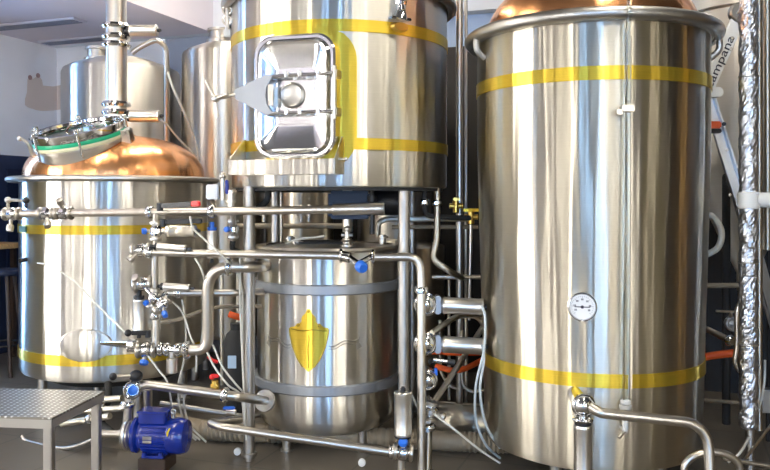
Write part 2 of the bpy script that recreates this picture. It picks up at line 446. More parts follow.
for a in (35, 125, 215, 305):
    q = onshell(LC, .56, math.radians(a), 0); b = nb(); cyl(b, q, q+Z*.42, .035); cyl(b, q, q+Z*.02, .06); link('leg', b, M['satin'], t)
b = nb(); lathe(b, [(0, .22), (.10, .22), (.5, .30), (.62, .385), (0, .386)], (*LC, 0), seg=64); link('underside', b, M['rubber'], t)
# oval side plate
q = onshell(LC, LR, math.radians(2), EYE-(345-HY)/F*5.62)
b = nb(); lathe(b, [(0, -.02), (.19, -.02), (.19, .012), (.17, .02), (0, .02)], q, (q-Vector((LC[0], LC[1], q.z))), 48, sx=1, sy=.62); link('oval_plate', b, M['tank'], t)
q = onshell(LC, LR+.008, math.radians(-46), 1.483); b = nb(); box(b, q, (.14, .012, .045), rot=math.radians(-46), bev=.002); link('badge', b, mat('green_badge', (.03, .10, .07), .5), t)
q = onshell(LC, LR, math.radians(-42), 1.258); b = nb(); cyl(b, q, q+Vector((-.03, -.05, -.005)), .016); link('sensor_socket', b, M['black'], t)
q = onshell(LC, LR, math.radians(-42), 1.66); b = nb(); ball(b, q, .02); link('bolt', b, M['navym'], t)
# manhole on the dome
mc = Vector((-2.30, 5.93, 2.115)); ma = Vector((-.13, -.30, .94)).normalized()
b = nb(); lathe(b, [(.30, -.09), (.325, -.035), (.325, .015), (.335, .02), (.335, .03), (.30, .03), (.30, -.10)], mc, ma, 64); link('manhole_collar', b, M['steel'], t)
b = nb(); lathe(b, [(.29, .03), (.335, .03), (.34, .045), (.335, .058), (.29, .058)], mc, ma, 64); link('silicone_seal', b, M['silicone'], t)
b = nb(); lathe(b, [(.30, .058), (.338, .058), (.342, .072), (.338, .086), (.30, .086)], mc, ma, 64); g1 = link('green_gasket', b, M['green'], t)
b = nb(); lathe(b, [(.0, .10), (.315, .10), (.315, .118), (0, .118)], mc, ma, 64); gl = link('glass_lid', b, M['glass'], t)
b = nb(); lathe(b, [(.30, .086), (.335, .086), (.34, .10), (.34, .145), (.325, .15), (.305, .145), (.30, .125)], mc, ma, 64); link('lid_ring', b, M['polish'], t)
mx_, my_, _ = basis(ma)
for aa in (200, 262, 320, 20, 100):
    d = (mx_*math.cos(math.radians(aa))+my_*math.sin(math.radians(aa)))
    q = mc+d*.345
    b = nb(); cyl(b, q-ma*.03, q+ma*.16, .010, seg=12); cyl(b, q+ma*.15, q+ma*.18, .02, seg=12); box(b, q+ma*.15, (.07, .018, .012), axes=(d, d.cross(ma), ma)); link('lid_clamp', b, M['polish'], t)
hd = (P(120, 138, 5.9)-mc); hd = (hd-ma*hd.dot(ma)).normalized()
b = nb(); q = mc+hd*.36
cyl(b, q-hd.cross(ma)*.07+ma*.07, q+hd.cross(ma)*.07+ma*.07, .018)
for s in (-1, 1): box(b, q+hd.cross(ma)*(.04*s)+ma*.02, (.07, .014, .13), axes=(hd, hd.cross(ma), ma), bev=.003)
link('lid_hinge', b, M['steel'], t)
hl = Vector((-1, -.1, .0)); hl = (hl-ma*hl.dot(ma)).normalized(); q = mc+hl*.33
b = nb(); tube(b, smooth_path([q-ma*.09+hl*.0, q-ma*.02+hl*.05, q+ma*.07+hl*.06, q+ma*.12+hl*.10]), .012, 10); ball(b, q+ma*.12+hl*.11, .02); link('lid_latch', b, M['steel'], t)
b = nb(); q = mc+ma*.12-mx_*.02+my_*.0; tube(b, smooth_path([q-hl*-.10, q+hl*.05+ma*.05, q-hl*.02+ma*.06, q-hl*.12]), .008, 8); link('lid_handle', b, M['polish'], t)

# --- exhaust pipe above the kettle with two actuated flap valves
ex = thing('exhaust_pipe', 'tall vertical steel vapour pipe rising from the copper dome', 'pipe', (LC[0], LC[1], 2.18))
b = nb(); cyl(b, (*LC, 2.19), (*LC, CH-.002), .082, seg=48, bev=.001); link('tube', b, M['steel'], ex)
b = nb(); lathe(b, [(.20, 2.14), (.19, 2.20), (.10, 2.26), (.083, 2.34)], (*LC, 0), seg=48); link('base_cone', b, M['copper'], ex)
for zz in (3.105, 3.02, 2.955, 2.475, 2.41):
    b = nb(); lathe(b, [(.082, zz-.022), (.108, zz-.02), (.118, zz), (.108, zz+.02), (.082, zz+.022)], (*LC, 0), seg=48); link('clamp_ring', b, M['polish'], ex)
def act_simple(label, p, d, L, r, m, group=None, name='valve_actuator', m2='steel', neck=.05, conn=True, capm='black'):
    p = Vector(p); d = Vector(d).normalized()
    o = thing(name, label, 'valve actuator', p, group)
    b = nb(); cyl(b, p, p+d*neck, r*.45); cyl(b, p+d*neck*.6, p+d*neck, r*.9); link('yoke', b, M[capm], o)
    b = nb(); lathe(b, [(0, neck), (r*.94, neck), (r, neck+.006), (r, neck+L*.06), (r*.97, neck+L*.08), (r*.97, neck+L*.9), (r, neck+L*.92), (r, neck+L-.006), (r*.9, neck+L), (0, neck+L)], p, d, 32); link('cylinder', b, M['actuator' if m == 'steel' else m], o)
    if conn:
        b = nb(); q = p+d*(neck+L); cyl(b, q, q+d*.02, r*.3); box(b, q+d*.02, (.022, .022, .018), bev=.002); link('air_fitting', b, M['black'], o)
    return o
act_simple('horizontal steel actuator cylinder on the upper clamp of the exhaust pipe', P(124, 31, 6.3), (1, 0, .02), .22, .047, 'steel', 'actuators on the exhaust pipe')
act_simple('copper-reflecting actuator cylinder on the exhaust pipe just above the copper dome', P(124, 116, 6.3), (1, 0, 0), .24, .05, 'steel', 'actuators on the exhaust pipe')

# --- upper vessel in the centre (on tall legs)
UC = (-.323, 5.6); UR = .765
t = thing('lauter_tun', 'raised steel vessel with rectangular hinged manhole, on tall pole legs in the centre', 'brewing tank', (UC[0], UC[1], 0))
UB, UT = 1.78, 3.06
b = nb(); vessel_shell(b, UC, UR, UB, UT, .02); link('shell', b, M['tank'], t)
b = nb(); ring(b, (*UC, UT+.0), UR+.035, .038); link('rim', b, M['satin'], t)
pr = [(UR-.02, UT)]+[((UR-.03)*math.cos(k/16*PI/2)**.8 if k < 16 else 0, UT+.01+.36*math.sin(k/16*PI/2)) for k in range(17)]
b = nb(); lathe(b, pr, (*UC, 0), seg=96); link('dome', b, M['copper'], t)
for z_, h_ in ((2.785, .076), (2.05, .072)):
    b = nb(); band(b, UC, UR, z_, h_, .006); link('band', b, M['gold'], t)
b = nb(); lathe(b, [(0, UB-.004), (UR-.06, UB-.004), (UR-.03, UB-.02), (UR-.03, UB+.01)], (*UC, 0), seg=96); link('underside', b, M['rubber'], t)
for (lx, ly) in ((-.887, 5.09), (.124, 5.09), (-.86, 6.12), (.21, 6.12)):
    b = nb(); cyl(b, (lx, ly, .05), (lx, ly, UB+.01), .037, seg=32, bev=.002); cyl(b, (lx, ly, .03), (lx, ly, .055), .05); cyl(b, (lx, ly, 0), (lx, ly, .03), .03); link('leg', b, M['satin'], t)
# gold wrap plate and manhole
AM = math.radians(-17.5); zc = EYE+(HY-97)/F*4.86
def wrap_plate(bm, c, R, a0, z0, outline, t_, nrow=24):
    """outline in (arc length, z) around a0,z0, wrapped on the shell"""
    zs = [p[1] for p in outline]; lo, hi = min(zs), max(zs); rows = []
    n_ = len(outline)
    for i in range(nrow+1):
        z = lo+(hi-lo)*(.001+.998*i/nrow); xs = []
        for k in range(n_):
            (x0, y0), (x1, y1) = outline[k], outline[(k+1) % n_]
            if (y0-z)*(y1-z) < 0 or y0 == z: xs.append(x0+(x1-x0)*((z-y0)/(y1-y0) if y1 != y0 else 0))
        rows.append((z, min(xs), max(xs)))
    m_ = 14
    def v(z, x, r): a = a0+x/R; return bm.verts.new((c[0]+r*math.sin(a), c[1]-r*math.cos(a), z0+z))
    fr = [[v(z, x0+(x1-x0)*k/m_, R+t_) for k in range(m_+1)] for z, x0, x1 in rows]
    bk = [[v(z, x0+(x1-x0)*k/m_, R-.003) for k in range(m_+1)] for z, x0, x1 in rows]
    for i in range(nrow):
        for k in range(m_):
            bm.faces.new((fr[i][k], fr[i][k+1], fr[i+1][k+1], fr[i+1][k])); bm.faces.new((bk[i][k], bk[i+1][k], bk[i+1][k+1], bk[i][k+1]))
        bm.faces.new((fr[i][0], fr[i+1][0], bk[i+1][0], bk[i][0])); bm.faces.new((fr[i][m_], bk[i][m_], bk[i+1][m_], fr[i+1][m_]))
    for k in range(m_):
        bm.faces.new((fr[0][k], bk[0][k], bk[0][k+1], fr[0][k+1])); bm.faces.new((fr[-1][k], fr[-1][k+1], bk[-1][k+1], bk[-1][k]))
    return bm
b = nb(); wrap_plate(b, UC, UR, AM+.075, zc-.01, [(x, z) for x, z in rrect(.325, .44, .2)], .007); link('gold_surround', b, M['gold'], t)
dn = Vector((math.sin(AM), -math.cos(AM), 0)); dx = Vector((math.cos(AM), math.sin(AM), 0))
dc = Vector((UC[0], UC[1], zc))+dn*UR
def dp(x, z, o): return dc+dx*x+Z*z+dn*o
def frustum(bm, loops):
    rows = [[bm.verts.new(dp(x, z, o)) for x, z in L] for L, o in loops]
    for A, B in zip(rows, rows[1:]):
        n_ = len(A)
        for i in range(n_): bm.faces.new((A[i], A[(i+1) % n_], B[(i+1) % n_], B[i]))
    bm.faces.new(rows[-1]); return bm
fw, fh = .275, .385
b = nb()
rows = []
for (w_, h_, r_, o_) in ((fw, fh, .13, -.06), (fw, fh, .13, .035), (fw-.012, fh-.012, .12, .045), (fw-.028, fh-.028, .11, .045), (fw-.034, fh-.034, .10, .02)):
    rows.append([b.verts.new(dp(x, z, o_)) for x, z in rrect(w_, h_, r_)])
for A, B in zip(rows, rows[1:]):
    for i in range(len(A)): b.faces.new((A[i], A[(i+1) % len(A)], B[(i+1) % len(A)], B[i]))
link('manhole_frame', b, M['door'], t)
b = nb()
cr = .006
frustum(b, [(rrect(fw-.034, fh-.034, .10), .0), (rrect(fw-.034, fh-.034, .10), .045), (rrect(fw-.046, fh-.046, .095), .060), (rrect(fw-.058, fh-.058, .085), .052), (rrect(fw-.066, fh-.066, .08), .050),
            (rrect(.128, .185, .012), .012), (rrect(.120, .177, .008), .012)])
door = link('manhole_door', b, M['door'], t)
b = nb(); lathe(b, [(0, .0), (.078, .0), (.082, .012), (.07, .02), (.06, .014), (0, .018)], dp(-.02, .01, .014), dn, 40); link('sight_boss', b, M['satin'], t)
for s in (-1, 1):
    b = nb(); cyl(b, dp(-.18, .115*s+.01, .078), dp(.285, .115*s+.01, .078), .011, seg=16)
    for xx in (-.03, .06, .18): cyl(b, dp(xx, .115*s-.012+.01, .078), dp(xx, .115*s+.032, .078), .017, seg=12)
    link('hinge_bar', b, M['polish'], t)
b = nb(); cyl(b, dp(.285, -.15, .078), dp(.285, .17, .078), .012); box(b, dp(.285, .125, .04), (.03, .09, .05), axes=(dx, dn, Z), bev=.004); box(b, dp(.285, -.105, .04), (.03, .09, .05), axes=(dx, dn, Z), bev=.004); link('hinge_post', b, M['steel'], t)
b = nb(); poly_prism(b, [dp(x, z, .085) for x, z in ((-.395, .02), (-.38, .05), (-.16, .135), (-.12, .13), (-.16, .06), (-.17, .01), (-.16, -.05), (-.12, -.105), (-.16, -.115), (-.37, -.01))], dn*.010); link('yoke_plate', b, M['hoop'], t)
b = nb(); box(b, dp(-.14, .01, .075), (.035, .012, .13), axes=(dx, dn, Z)); link('yoke_tab', b, M['steel'], t)
b = nb()
cyl(b, dp(-.375, .02, .09), dp(-.50, -.005, .12), .012); ball(b, dp(-.50, -.005, .12), .026)
cyl(b, dp(-.50, -.005, .12), dp(-.565, .115, .13), .010); cyl(b, dp(-.50, -.005, .12), dp(-.485, -.12, .12), .010); cyl(b, dp(-.50, -.005, .12), dp(-.40, .02, .14), .010)
link('handwheel', b, M['steel'], t)
# spout tray under the manhole
b = nb()
zt0 = EYE+(HY-174)/F*4.75; zt1 = EYE+(HY-159)/F*4.75; zt2 = EYE+(HY-137)/F*4.85
wL, wR = -.42, .29
def tp(x, o, z): return Vector((dc.x, dc.y, 0))+dx*x+dn*o+Z*z
def sag(x): return -(UR-math.sqrt(max(0, UR*UR-x*x)))
poly_prism(b, [tp(wL, .10, zt0), tp(wR, .10, zt0), tp(wR, sag(wR)-.02, zt0), tp(wL, sag(wL)-.02, zt0)], Z*.006)
poly_prism(b, [tp(wL, .10, zt0), tp(wR, .10, zt0), tp(wR, .10, zt1), tp(wL, .10, zt1)], dn*.006)
for x in (wL, wR):
    poly_prism(b, [tp(x, .10, zt0), tp(x, sag(x)-.02, zt0), tp(x, sag(x)-.02, zt2), tp(x, sag(x)+.03, zt2), tp(x, .10, zt1)], dx*.006)
link('spout_tray', b, M['tank'], t, False)
b = nb(); q = tp(wR, .03, zt0+.09); cyl(b, q, q+dx*.05, .010); ball(b, q+dx*.05, .013); link('tray_screw', b, M['steel'], t)
# spray fitting at the top right of the shell
al = math.asin((P(398, 20, 5.0).x-UC[0])/UR)
def us(da, z, o): a = al+da; return Vector((UC[0]+(UR+o)*math.sin(a), UC[1]-(UR+o)*math.cos(a), z))
b = nb(); z0 = 2.845
nrm = us(0, 0, 1)-us(0, 0, 0); tg_ = Vector((-nrm.y, nrm.x, 0))
box(b, us(0, z0, .02), (.15, .05, .018), axes=(tg_, nrm, Z), bev=.004)
cyl(b, us(0, z0, .02), us(0, z0+.05, .03), .05, .035); cyl(b, us(0, z0+.05, .03), us(0, z0+.17, .03), .032); cyl(b, us(0, z0+.09, .02), us(0, z0+.12, .03), .042)
cyl(b, us(-.03, z0+.14, .05), us(.03, z0+.14, .05), .014); link('wall_fitting', b, M['polish'], t)
b = nb(); lathe(b, [(0, -.012), (.058, -.012), (.066, -.004), (.066, .004), (.05, .03), (0, .03)], us(0, z0-.05, .012), nrm, 32, sx=1, sy=.5); link('brass_foot', b, M['brass'], t)
# latch hanging at the left of the rim
b = nb(); q = Vector((UC[0]-.765, UC[1]-.22, UT)); cyl(b, q-Z*.22, q+Z*.02, .014); ring(b, q-Z*.12, .03, .008, (0, 1, 0), 20, 8); ring(b, q-Z*.05, .03, .008, (0, 1, 0), 20, 8); box(b, q-Z*.21, (.05, .03, .05), bev=.004); link('rim_latch', b, M['steel'], t)

# agitator gear motor under the upper vessel
t = thing('gear_motor', 'dark navy gear motor hanging under the raised centre vessel', 'motor', (-.27, 5.6, 1.56))
b = nb(); box(b, (-.25, 5.6, 1.665), (.30, .26, .20), bev=.02); link('gearbox', b, M['navym'], t)
b = nb(); lathe(b, [(0, 0), (.09, 0), (.10, .02), (.10, .24), (.085, .26), (0, .26)], (-.10, 5.6, 1.69), (1, -.1, 0), 32); link('motor_body', b, M['black'], t)
b = nb(); cyl(b, (-.27, 5.6, 1.47), (-.27, 5.6, 1.78), .035); link('shaft', b, M['steel'], t)
b = nb(); cyl(b, (-.09, 5.42, 1.46), (-.09, 5.42, 1.775), .018); cyl(b, (-.09, 5.42, 1.69), (-.09, 5.42, 1.73), .032); link('drain_stub', b, M['black'], t)

# --- lower barrel vessel with the crest
BC = (-.41, 5.6); BR = .50
t = thing('hop_vessel', 'barrel-like steel tank with grey hoops and golden crest under the raised vessel', 'brewing tank', (BC[0], BC[1], 0))
b = nb(); lathe(b, [(0, .115), (BR*.5, .12), (BR-.09, .13), (BR-.035, .165), (BR, .24)]+[(BR, .24+(1.36-.24)*k/8) for k in range(1, 9)]+[(BR-.01, 1.37), (0, 1.372)], (*BC, 0), seg=112); link('shell', b, M['tank'], t)
b = nb(); lathe(b, [(BR-.06, 1.370), (BR+.012, 1.352), (BR+.018, 1.366), (BR+.012, 1.382), (BR-.06, 1.386)], (*BC, 0), seg=96); link('lid_rim', b, M['steel'], t)
b = nb(); lathe(b, [(BR-.065, 1.374), (BR*.5, 1.39), (0, 1.40)], (*BC, 0), seg=64); link('lid', b, M['satin'], t)
for z_ in (1.11, .45):
    b = nb(); lathe(b, [(BR-.005, z_-.034), (BR+.02, z_-.034), (BR+.026, z_-.026), (BR+.026, z_+.026), (BR+.02, z_+.034), (BR-.005, z_+.034)], (*BC, 0), seg=112); link('hoop', b, M['hoop'], t)
for a in (40, 140, 220, 320):
    q = onshell(BC, .40, math.radians(a), 0); b = nb(); cyl(b, q, q+Z*.17, .03); cyl(b, q, q+Z*.015, .045); link('leg', b, M['satin'], t)
# crest
AE = math.asin((P(309, 340, 5.12).x-BC[0])/BR); ze = EYE-(340-HY)/F*5.12
sh = [(0, -.205), (.035, -.175), (.075, -.115), (.108, -.04), (.124, .03), (.13, .075), (.128, .085), (.10, .078), (.09, .095), (.078, .108), (.066, .096), (.058, .112), (.045, .125), (.05, .14), (.04, .16), (.022, .175), (.008, .205)]
shp = sh+[(-x, z) for x, z in reversed(sh)]
b = nb(); wrap_plate(b, BC, BR, AE, ze, shp, .010, 60); cr_ = link('crest', b, M['gold'], t); cr_['label'] = 'golden shield crest with a small crown'
b = nb()
def ew(x, z, o=.013): a = AE+x/BR; return Vector((BC[0]+(BR+o)*math.sin(a), BC[1]-(BR+o)*math.cos(a), ze+z))
tube(b, [ew(x, z) for x, z in [(.005+sh[k][0]*.98, sh[k][1]) for k in range(6)][1:]], .004, 8); tube(b, [ew(-x, z) for x, z in [(.005+sh[k][0]*.98, sh[k][1]) for k in range(6)][1:]], .004, 8)
tube(b, [ew(-.12+.24*k/10, .068+.004*math.cos(k)) for k in range(11)], .004, 8); tube(b, [ew(.004*math.sin(k), -.18+.024*k) for k in range(10)], .003, 8)
for s in (-1, 1): ball(b, ew(.07*s, .10), .012)
ball(b, ew(0, .19), .010)
link('crest_relief', b, mat('aged_gold', (.52, .36, .05), .35, .9), cr_)  # darker gold sets the relief lines off from the crest
for s in (-1, 1):
    b = nb()
    tube(b, [ew(s*(.13+.02*k), -.035-.010*math.sin(k*.9)+.004*k, .004) for k in range(11)], .004, 6)
    tube(b, [ew(s*(.13+.02*k), -.055-.010*math.sin(k*.9)+.004*k, .004) for k in range(10)], .003, 6)
    poly_prism(b, [ew(s*.31, -.04, .002), ew(s*.345, .02, .002), ew(s*.335, -.02, .002), ew(s*.36, -.05, .002), ew(s*.32, -.07, .002)], Vector((0, -.004, 0)))
    link('ribbon', b, M['satin'], t)
# lid fittings
q = Vector((-.26, 5.35, 1.37))
b = nb(); cyl(b, q, q+Z*.03, .05); cyl(b, q+Z*.03, q+Z*.07, .032); ring(b, q+Z*.05, .036, .008, (0, 0, 1), 24, 8); cyl(b, q+Z*.06, q+Z*.13, .018); ball(b, q+Z*.13, .024); cyl(b, q+Vector((-.04, 0, .09)), q+Vector((.04, 0, .09)), .014); link('spray_head', b, M['steel'], t)
for (xx, yy, hh, rr) in ((-.02, 5.75, .07, .03), (-.62, 5.5, .04, .03), (-.70, 5.75, .06, .025)):
    b = nb(); q = Vector((xx, yy, 1.375)); cyl(b, q, q+Z*hh, rr); cyl(b, q+Z*hh*.6, q+Z*hh*.85, rr*1.5); link('lid_port', b, M['steel'], t)
b = nb(); box(b, (-.45, 5.62, 1.40), (.40, .30, .012), rot=.1, bev=.004); link('lid_hatch', b, M['rubber'], t)

# --- right copper-topped vessel
RC = (1.322, 5.03); RR = .722
t = thing('whirlpool_tank', 'tall steel tank with copper top, round thermometer and clear sight tube, at the right', 'brewing tank', (RC[0], RC[1], 0))
b = nb(); vessel_shell(b, RC, RR, .155, 2.72, .06, 144, .672); link('shell', b, M['tank_warm'], t)
def rrad(z): return .672+(RR-.672)*min(1, max(0, (z-.215)/(2.72-.215))*1.4)
b = nb(); ring(b, (*RC, 2.725), RR+.045, .038, seg=128); link('rim_tube', b, M['satin'], t)
b = nb(); lathe(b, [(RR-.01, 2.69), (RR+.03, 2.70), (RR+.03, 2.72), (RR-.06, 2.735)], (*RC, 0), seg=128); link('rim_plate', b, M['satin'], t)
pr = [(RR-.05, 2.73)]+[((RR-.055)*math.cos(k/18*PI/2)**.85 if k < 18 else 0, 2.735+.42*math.sin(k/18*PI/2)) for k in range(19)]
b = nb(); lathe(b, pr, (*RC, 0), seg=128); link('dome', b, M['copper'], t)
for z_, h_ in ((2.405, .078), (.69, .078)):
    b = nb(); band(b, RC, rrad(z_)+.001, z_, h_, .006); link('band', b, M['gold'], t)
for a in (30, 150, 210, 325):
    q = onshell(RC, .56, math.radians(a), 0); b = nb(); cyl(b, q, q+Z*.19, .035); cyl(b, q, q+Z*.02, .06); link('leg', b, M['satin'], t)
for aa in (-76, 76):
    a = math.radians(aa); b = nb(); tube(b, smooth_path([onshell(RC, RR+.055, a, 2.70), onshell(RC, RR+.05, a, 2.63), onshell(RC, RR-.002, a, 2.58)]), .02, 10); link('rim_bracket', b, M['satin'], t)
# thermometer
at = math.asin((P(584, 306, 4.34).x-RC[0])/rrad(1.2)); zt = EYE-(306-HY)/F*4.36
nt_ = Vector((math.sin(at), -math.cos(at), 0)); tx = Vector((math.cos(at), math.sin(at), 0)); tc_ = Vector((RC[0], RC[1], zt))+nt_*rrad(zt)
b = nb(); lathe(b, [(0, -.02), (.03, -.02), (.03, .02), (.070, .02), (.079, .026), (.080, .05), (.074, .054), (.070, .046), (0, .046)], tc_, nt_, 48); th = link('thermometer', b, M['polish'], t)
b = nb(); lathe(b, [(0, .0465), (.069, .0465), (.069, .048), (0, .048)], tc_, nt_, 48); link('dial_face', b, M['dial'], th)
b = nb()
for k in range(25):
    a = math.radians(-130+260*k/24); d = tx*math.sin(a)+Z*math.cos(a); L_ = .012 if k % 4 == 0 else .006
    box(b, tc_+nt_*.049+d*(.062-L_/2), (L_, .0016, .001), axes=(d, d.cross(nt_), nt_))
box(b, tc_+nt_*.051, (.085, .005, .0015), axes=(tx, Z, nt_)); lathe(b, [(0, .0495), (.009, .0495), (.009, .053), (0, .053)], tc_, nt_, 20)
for k in range(7):
    a = math.radians(-120+40*k); d = tx*math.sin(a)+Z*math.cos(a); q = tc_+nt_*.049+d*.042
    if k in (0, 6): q += Z*.004
    box(b, q-tx*.004, (.004, .010, .001), axes=(tx, Z, nt_)); box(b, q+tx*.003, (.005, .010, .001), axes=(tx, Z, nt_))
link('dial_marks', b, M['ink'], th)
# clear sight tube down the front
as_ = math.asin((P(625, 200, 4.3).x-RC[0])/(RR+.06))
def rs(z, o, da=0): return onshell(RC, rrad(z)+o, as_+da, z)
b = nb(); tube(b, [rs(.60, .055), rs(1.6, .05), rs(2.62, .05), rs(2.8, .10), rs(2.95, .10)], .015, 14); link('sight_tube', b, M['glass'], t)
b = nb(); tube(b, [rs(.60, .045, .028), rs(1.6, .03, .028), rs(2.6, .03, .028)], .008, 10); link('guard_rod', b, M['steel'], t)
b = nb(); q = rs(2.2, .05); box(b, q, (.07, .05, .035), rot=as_, bev=.004); box(b, rs(2.18, .05, -.06), (.03, .04, .03), rot=as_, bev=.004); cyl(b, rs(2.2, -.01), rs(2.2, .05), .01); link('tube_clip', b, M['steel'], t)
q = rs(.55, .055); b = nb()
for k in range(4): cyl(b, q+Z*(-.05+.026*k), q+Z*(-.05+.026*k+.022), .034 if k % 2 == 0 else .028)
cyl(b, q-Z*.12, q-Z*.04, .016); cyl(b, rs(.50, -.02), rs(.50, .055), .014); link('tube_fitting', b, M['white'], t)
b = nb(); cyl(b, rs(.43, -.01), rs(.43, .07), .016); cyl(b, rs(.43, .06), rs(.40, .09, -.06), .009); link('drain_cock', b, M['steel'], t)
# seam strips
b = nb(); a = math.radians(-3)
box(b, onshell(RC, rrad(1.4)-.001, as_+.06, 1.60), (.012, .006, 1.9), rot=as_+.06); link('seam', b, M['tank_warm'], t)

# --- outlet of the right vessel: ball-shaped valve, upright actuator, pipe to the right
vq = P(583, 405, 4.16)
o = thing('outlet_valve', 'round polished outlet valve low on the front of the right tank', 'valve', vq)
b = nb(); ball(b, vq, .055, seg=28); cyl(b, vq+Vector((0, .02, 0)), vq+Vector((.02, .27, 0)), .045); ring(b, vq+Vector((0, -.01, 0)), .05, .014, (0, 1, 0), 32, 10); link('valve_body', b, M['polish'], o)
b = nb(); cyl(b, vq-Z*.045, vq-Z*.075, .03); ring(b, vq-Z*.075, .045, .012, (0, 0, 1), 32, 10); link('bonnet', b, M['polish'], o)
act_simple('upright steel actuator with dark collar under the right tank outlet valve', vq-Z*.06, (0, 0, -1), .33, .050, 'steel', conn=False, neck=.045)
pipe('slanting steel outlet pipe crossing the foot of the right tank, bending down at its end', [vq+Vector((.03, -.03, .0)), P(600, 413, 4.1), P(708, 424, 4.1), P(712, 520, 4.05), P(712, 540, 4.0)], .027, fil=.14)

# ------------------------------------------------------------------ rear vessels
def rear(label, c, R, z0, z1, dome, neck, m='tank_back', cone=None, group='rear tanks', loc_legs=True):
    t = thing('storage_tank', label, 'brewing tank', (c[0], c[1], 0), group)
    pr = []
    if cone: pr += [(0, z0-cone), (.06, z0-cone), (R, z0)]
    else: pr += [(0, z0), (R-.04, z0), (R, z0+.04)]
    pr += [(R, z0+.04+(z1-z0-.04)*k/6) for k in range(1, 7)]
    pr += [(R*.97, z1+dome*.22), (R*.86, z1+dome*.42), (R*.45, z1+dome*.85), (0, z1+dome)]
    b = nb(); lathe(b, pr, (*c, 0), seg=80); link('shell', b, M[m], t)
    if neck:
        b = nb(); lathe(b, [(0, 0), (.13, 0), (.13, .05), (.10, .06), (.10, .13), (.12, .135), (.12, .16), (0, .165)], (c[0]+neck, c[1], z1+dome*.80-abs(neck)*.12), seg=32); link('neck', b, M['steel'], t)
        b = nb(); q = Vector((c[0]+neck+.16, c[1]-.02, z1+dome+.12)); cyl(b, q-Z*.1, q, .02); box(b, q+Z*.02, (.12, .06, .05), bev=.01); link('vent_valve', b, M['rubber'], t)
    for a in (45, 135, 225, 315):
        q = onshell(c, R*.8, math.radians(a), 0); b = nb(); cyl(b, q, q+Z*(z0+.05 if not cone else z0+.02), .035); link('leg', b, M['satin'], t)
    return t
rt = rear('large rear tank with low dome behind the exhaust pipe, by the mural', (P(122, 0, 7.7).x, 7.7), .56, .4, 2.93, .18, -.24)
rear('dark-sided rear tank half hidden between its two paler neighbours at upper left', (P(176, 0, 8.45).x, 8.42), .20, .4, 2.78, .12, 0, 'tank_warm')
r2 = rear('pale rear tank with top neck at the left edge of the raised centre vessel', (P(224, 0, 7.6).x, 7.6), .40, .4, 3.08, .16, -.04)
r3 = rear('rear tank seen in the gap under the raised vessel, behind the hop lid', (P(300, 0, 7.45).x, 7.45), .32, .4, 2.6, .16, 0, 'tank_warm')
r4 = rear('squat brown-reflecting tank behind the right pole of the raised vessel', (P(398, 0, 6.75).x, 6.75), .40, .3, 1.30, .06, 0, 'tank_warm')
r5 = rear('rear tank filling the gap under the raised vessel beside the navy motor', (P(415, 0, 7.5).x-.2, 7.55), .36, .4, 2.6, .16, 0, 'tank_back')
# cone fermenter at far right
fc = (P(746, 0, 6.2).x, 6.2)
t = thing('cone_fermenter', 'pale cone-bottomed fermenter at the right edge, behind the foil-wrapped pipe', 'brewing tank', (fc[0], fc[1], 0), 'rear tanks')
FRt = .46
b = nb(); lathe(b, [(0, 1.05), (.07, 1.05), (.07, 1.12), (FRt-.02, 1.93), (FRt, 1.98)]+[(FRt, 1.98+.2*k) for k in range(1, 9)]+[(FRt*.8, 3.72), (0, 3.82)], (*fc, 0), seg=96); link('shell', b, M['tank_pale'], t)
for a in (45, 135, 225, 315):
    q = onshell(fc, FRt*.86, math.radians(a), 0); b = nb(); cyl(b, q, q+Z*2.0, .03); link('leg', b, M['rubber'], t)
b = nb(); cyl(b, (*fc, .92), (*fc, 1.06), .045); cyl(b, (*fc, .98), (*fc, 1.02), .07); link('outlet', b, M['steel'], t)
b = nb(); ring(b, (*fc, 3.16), FRt+.004, .012, seg=96, s2=8); link('weld_hoop', b, M['steel'], t)

# details on rear tank lower fronts (manways, pipes behind)
for k, (px, lab) in enumerate(((281, 'upright thin steel pipe behind the hop vessel lid, left of the spray head'), )):
    pipe(lab, [P(px, 262, 6.3), P(px, 180, 6.3), P(px, 150, 6.3)], .018)
pipe('pale horizontal pipe behind the hop vessel lid, level with the lid fittings', [P(232, 226, 6.55), P(352, 226, 6.55)], .022, 'duct', fil=0)
for k, (px, side) in enumerate(((264, 'leftmost'), (301, 'middle'), (309, 'rightmost'))):
    o = thing('sampling_valve', 'small steel sampling valve above the hop vessel lid, %s of three' % side, 'valve', P(px, 222, 6.5), 'sampling valves behind the hop vessel')
    b = nb(); q = P(px, 222, 6.5); cyl(b, q, q+Z*.12, .018); cyl(b, q+Z*.05, q+Z*.075, .034); ball(b, q+Z*.12, .026); link('valve_body', b, M['steel'], o)
    b = nb(); cyl(b, q+Z*.12, q+Vector((-.07, -.02, .125)), .009); link('lever', b, M['steel'], o)

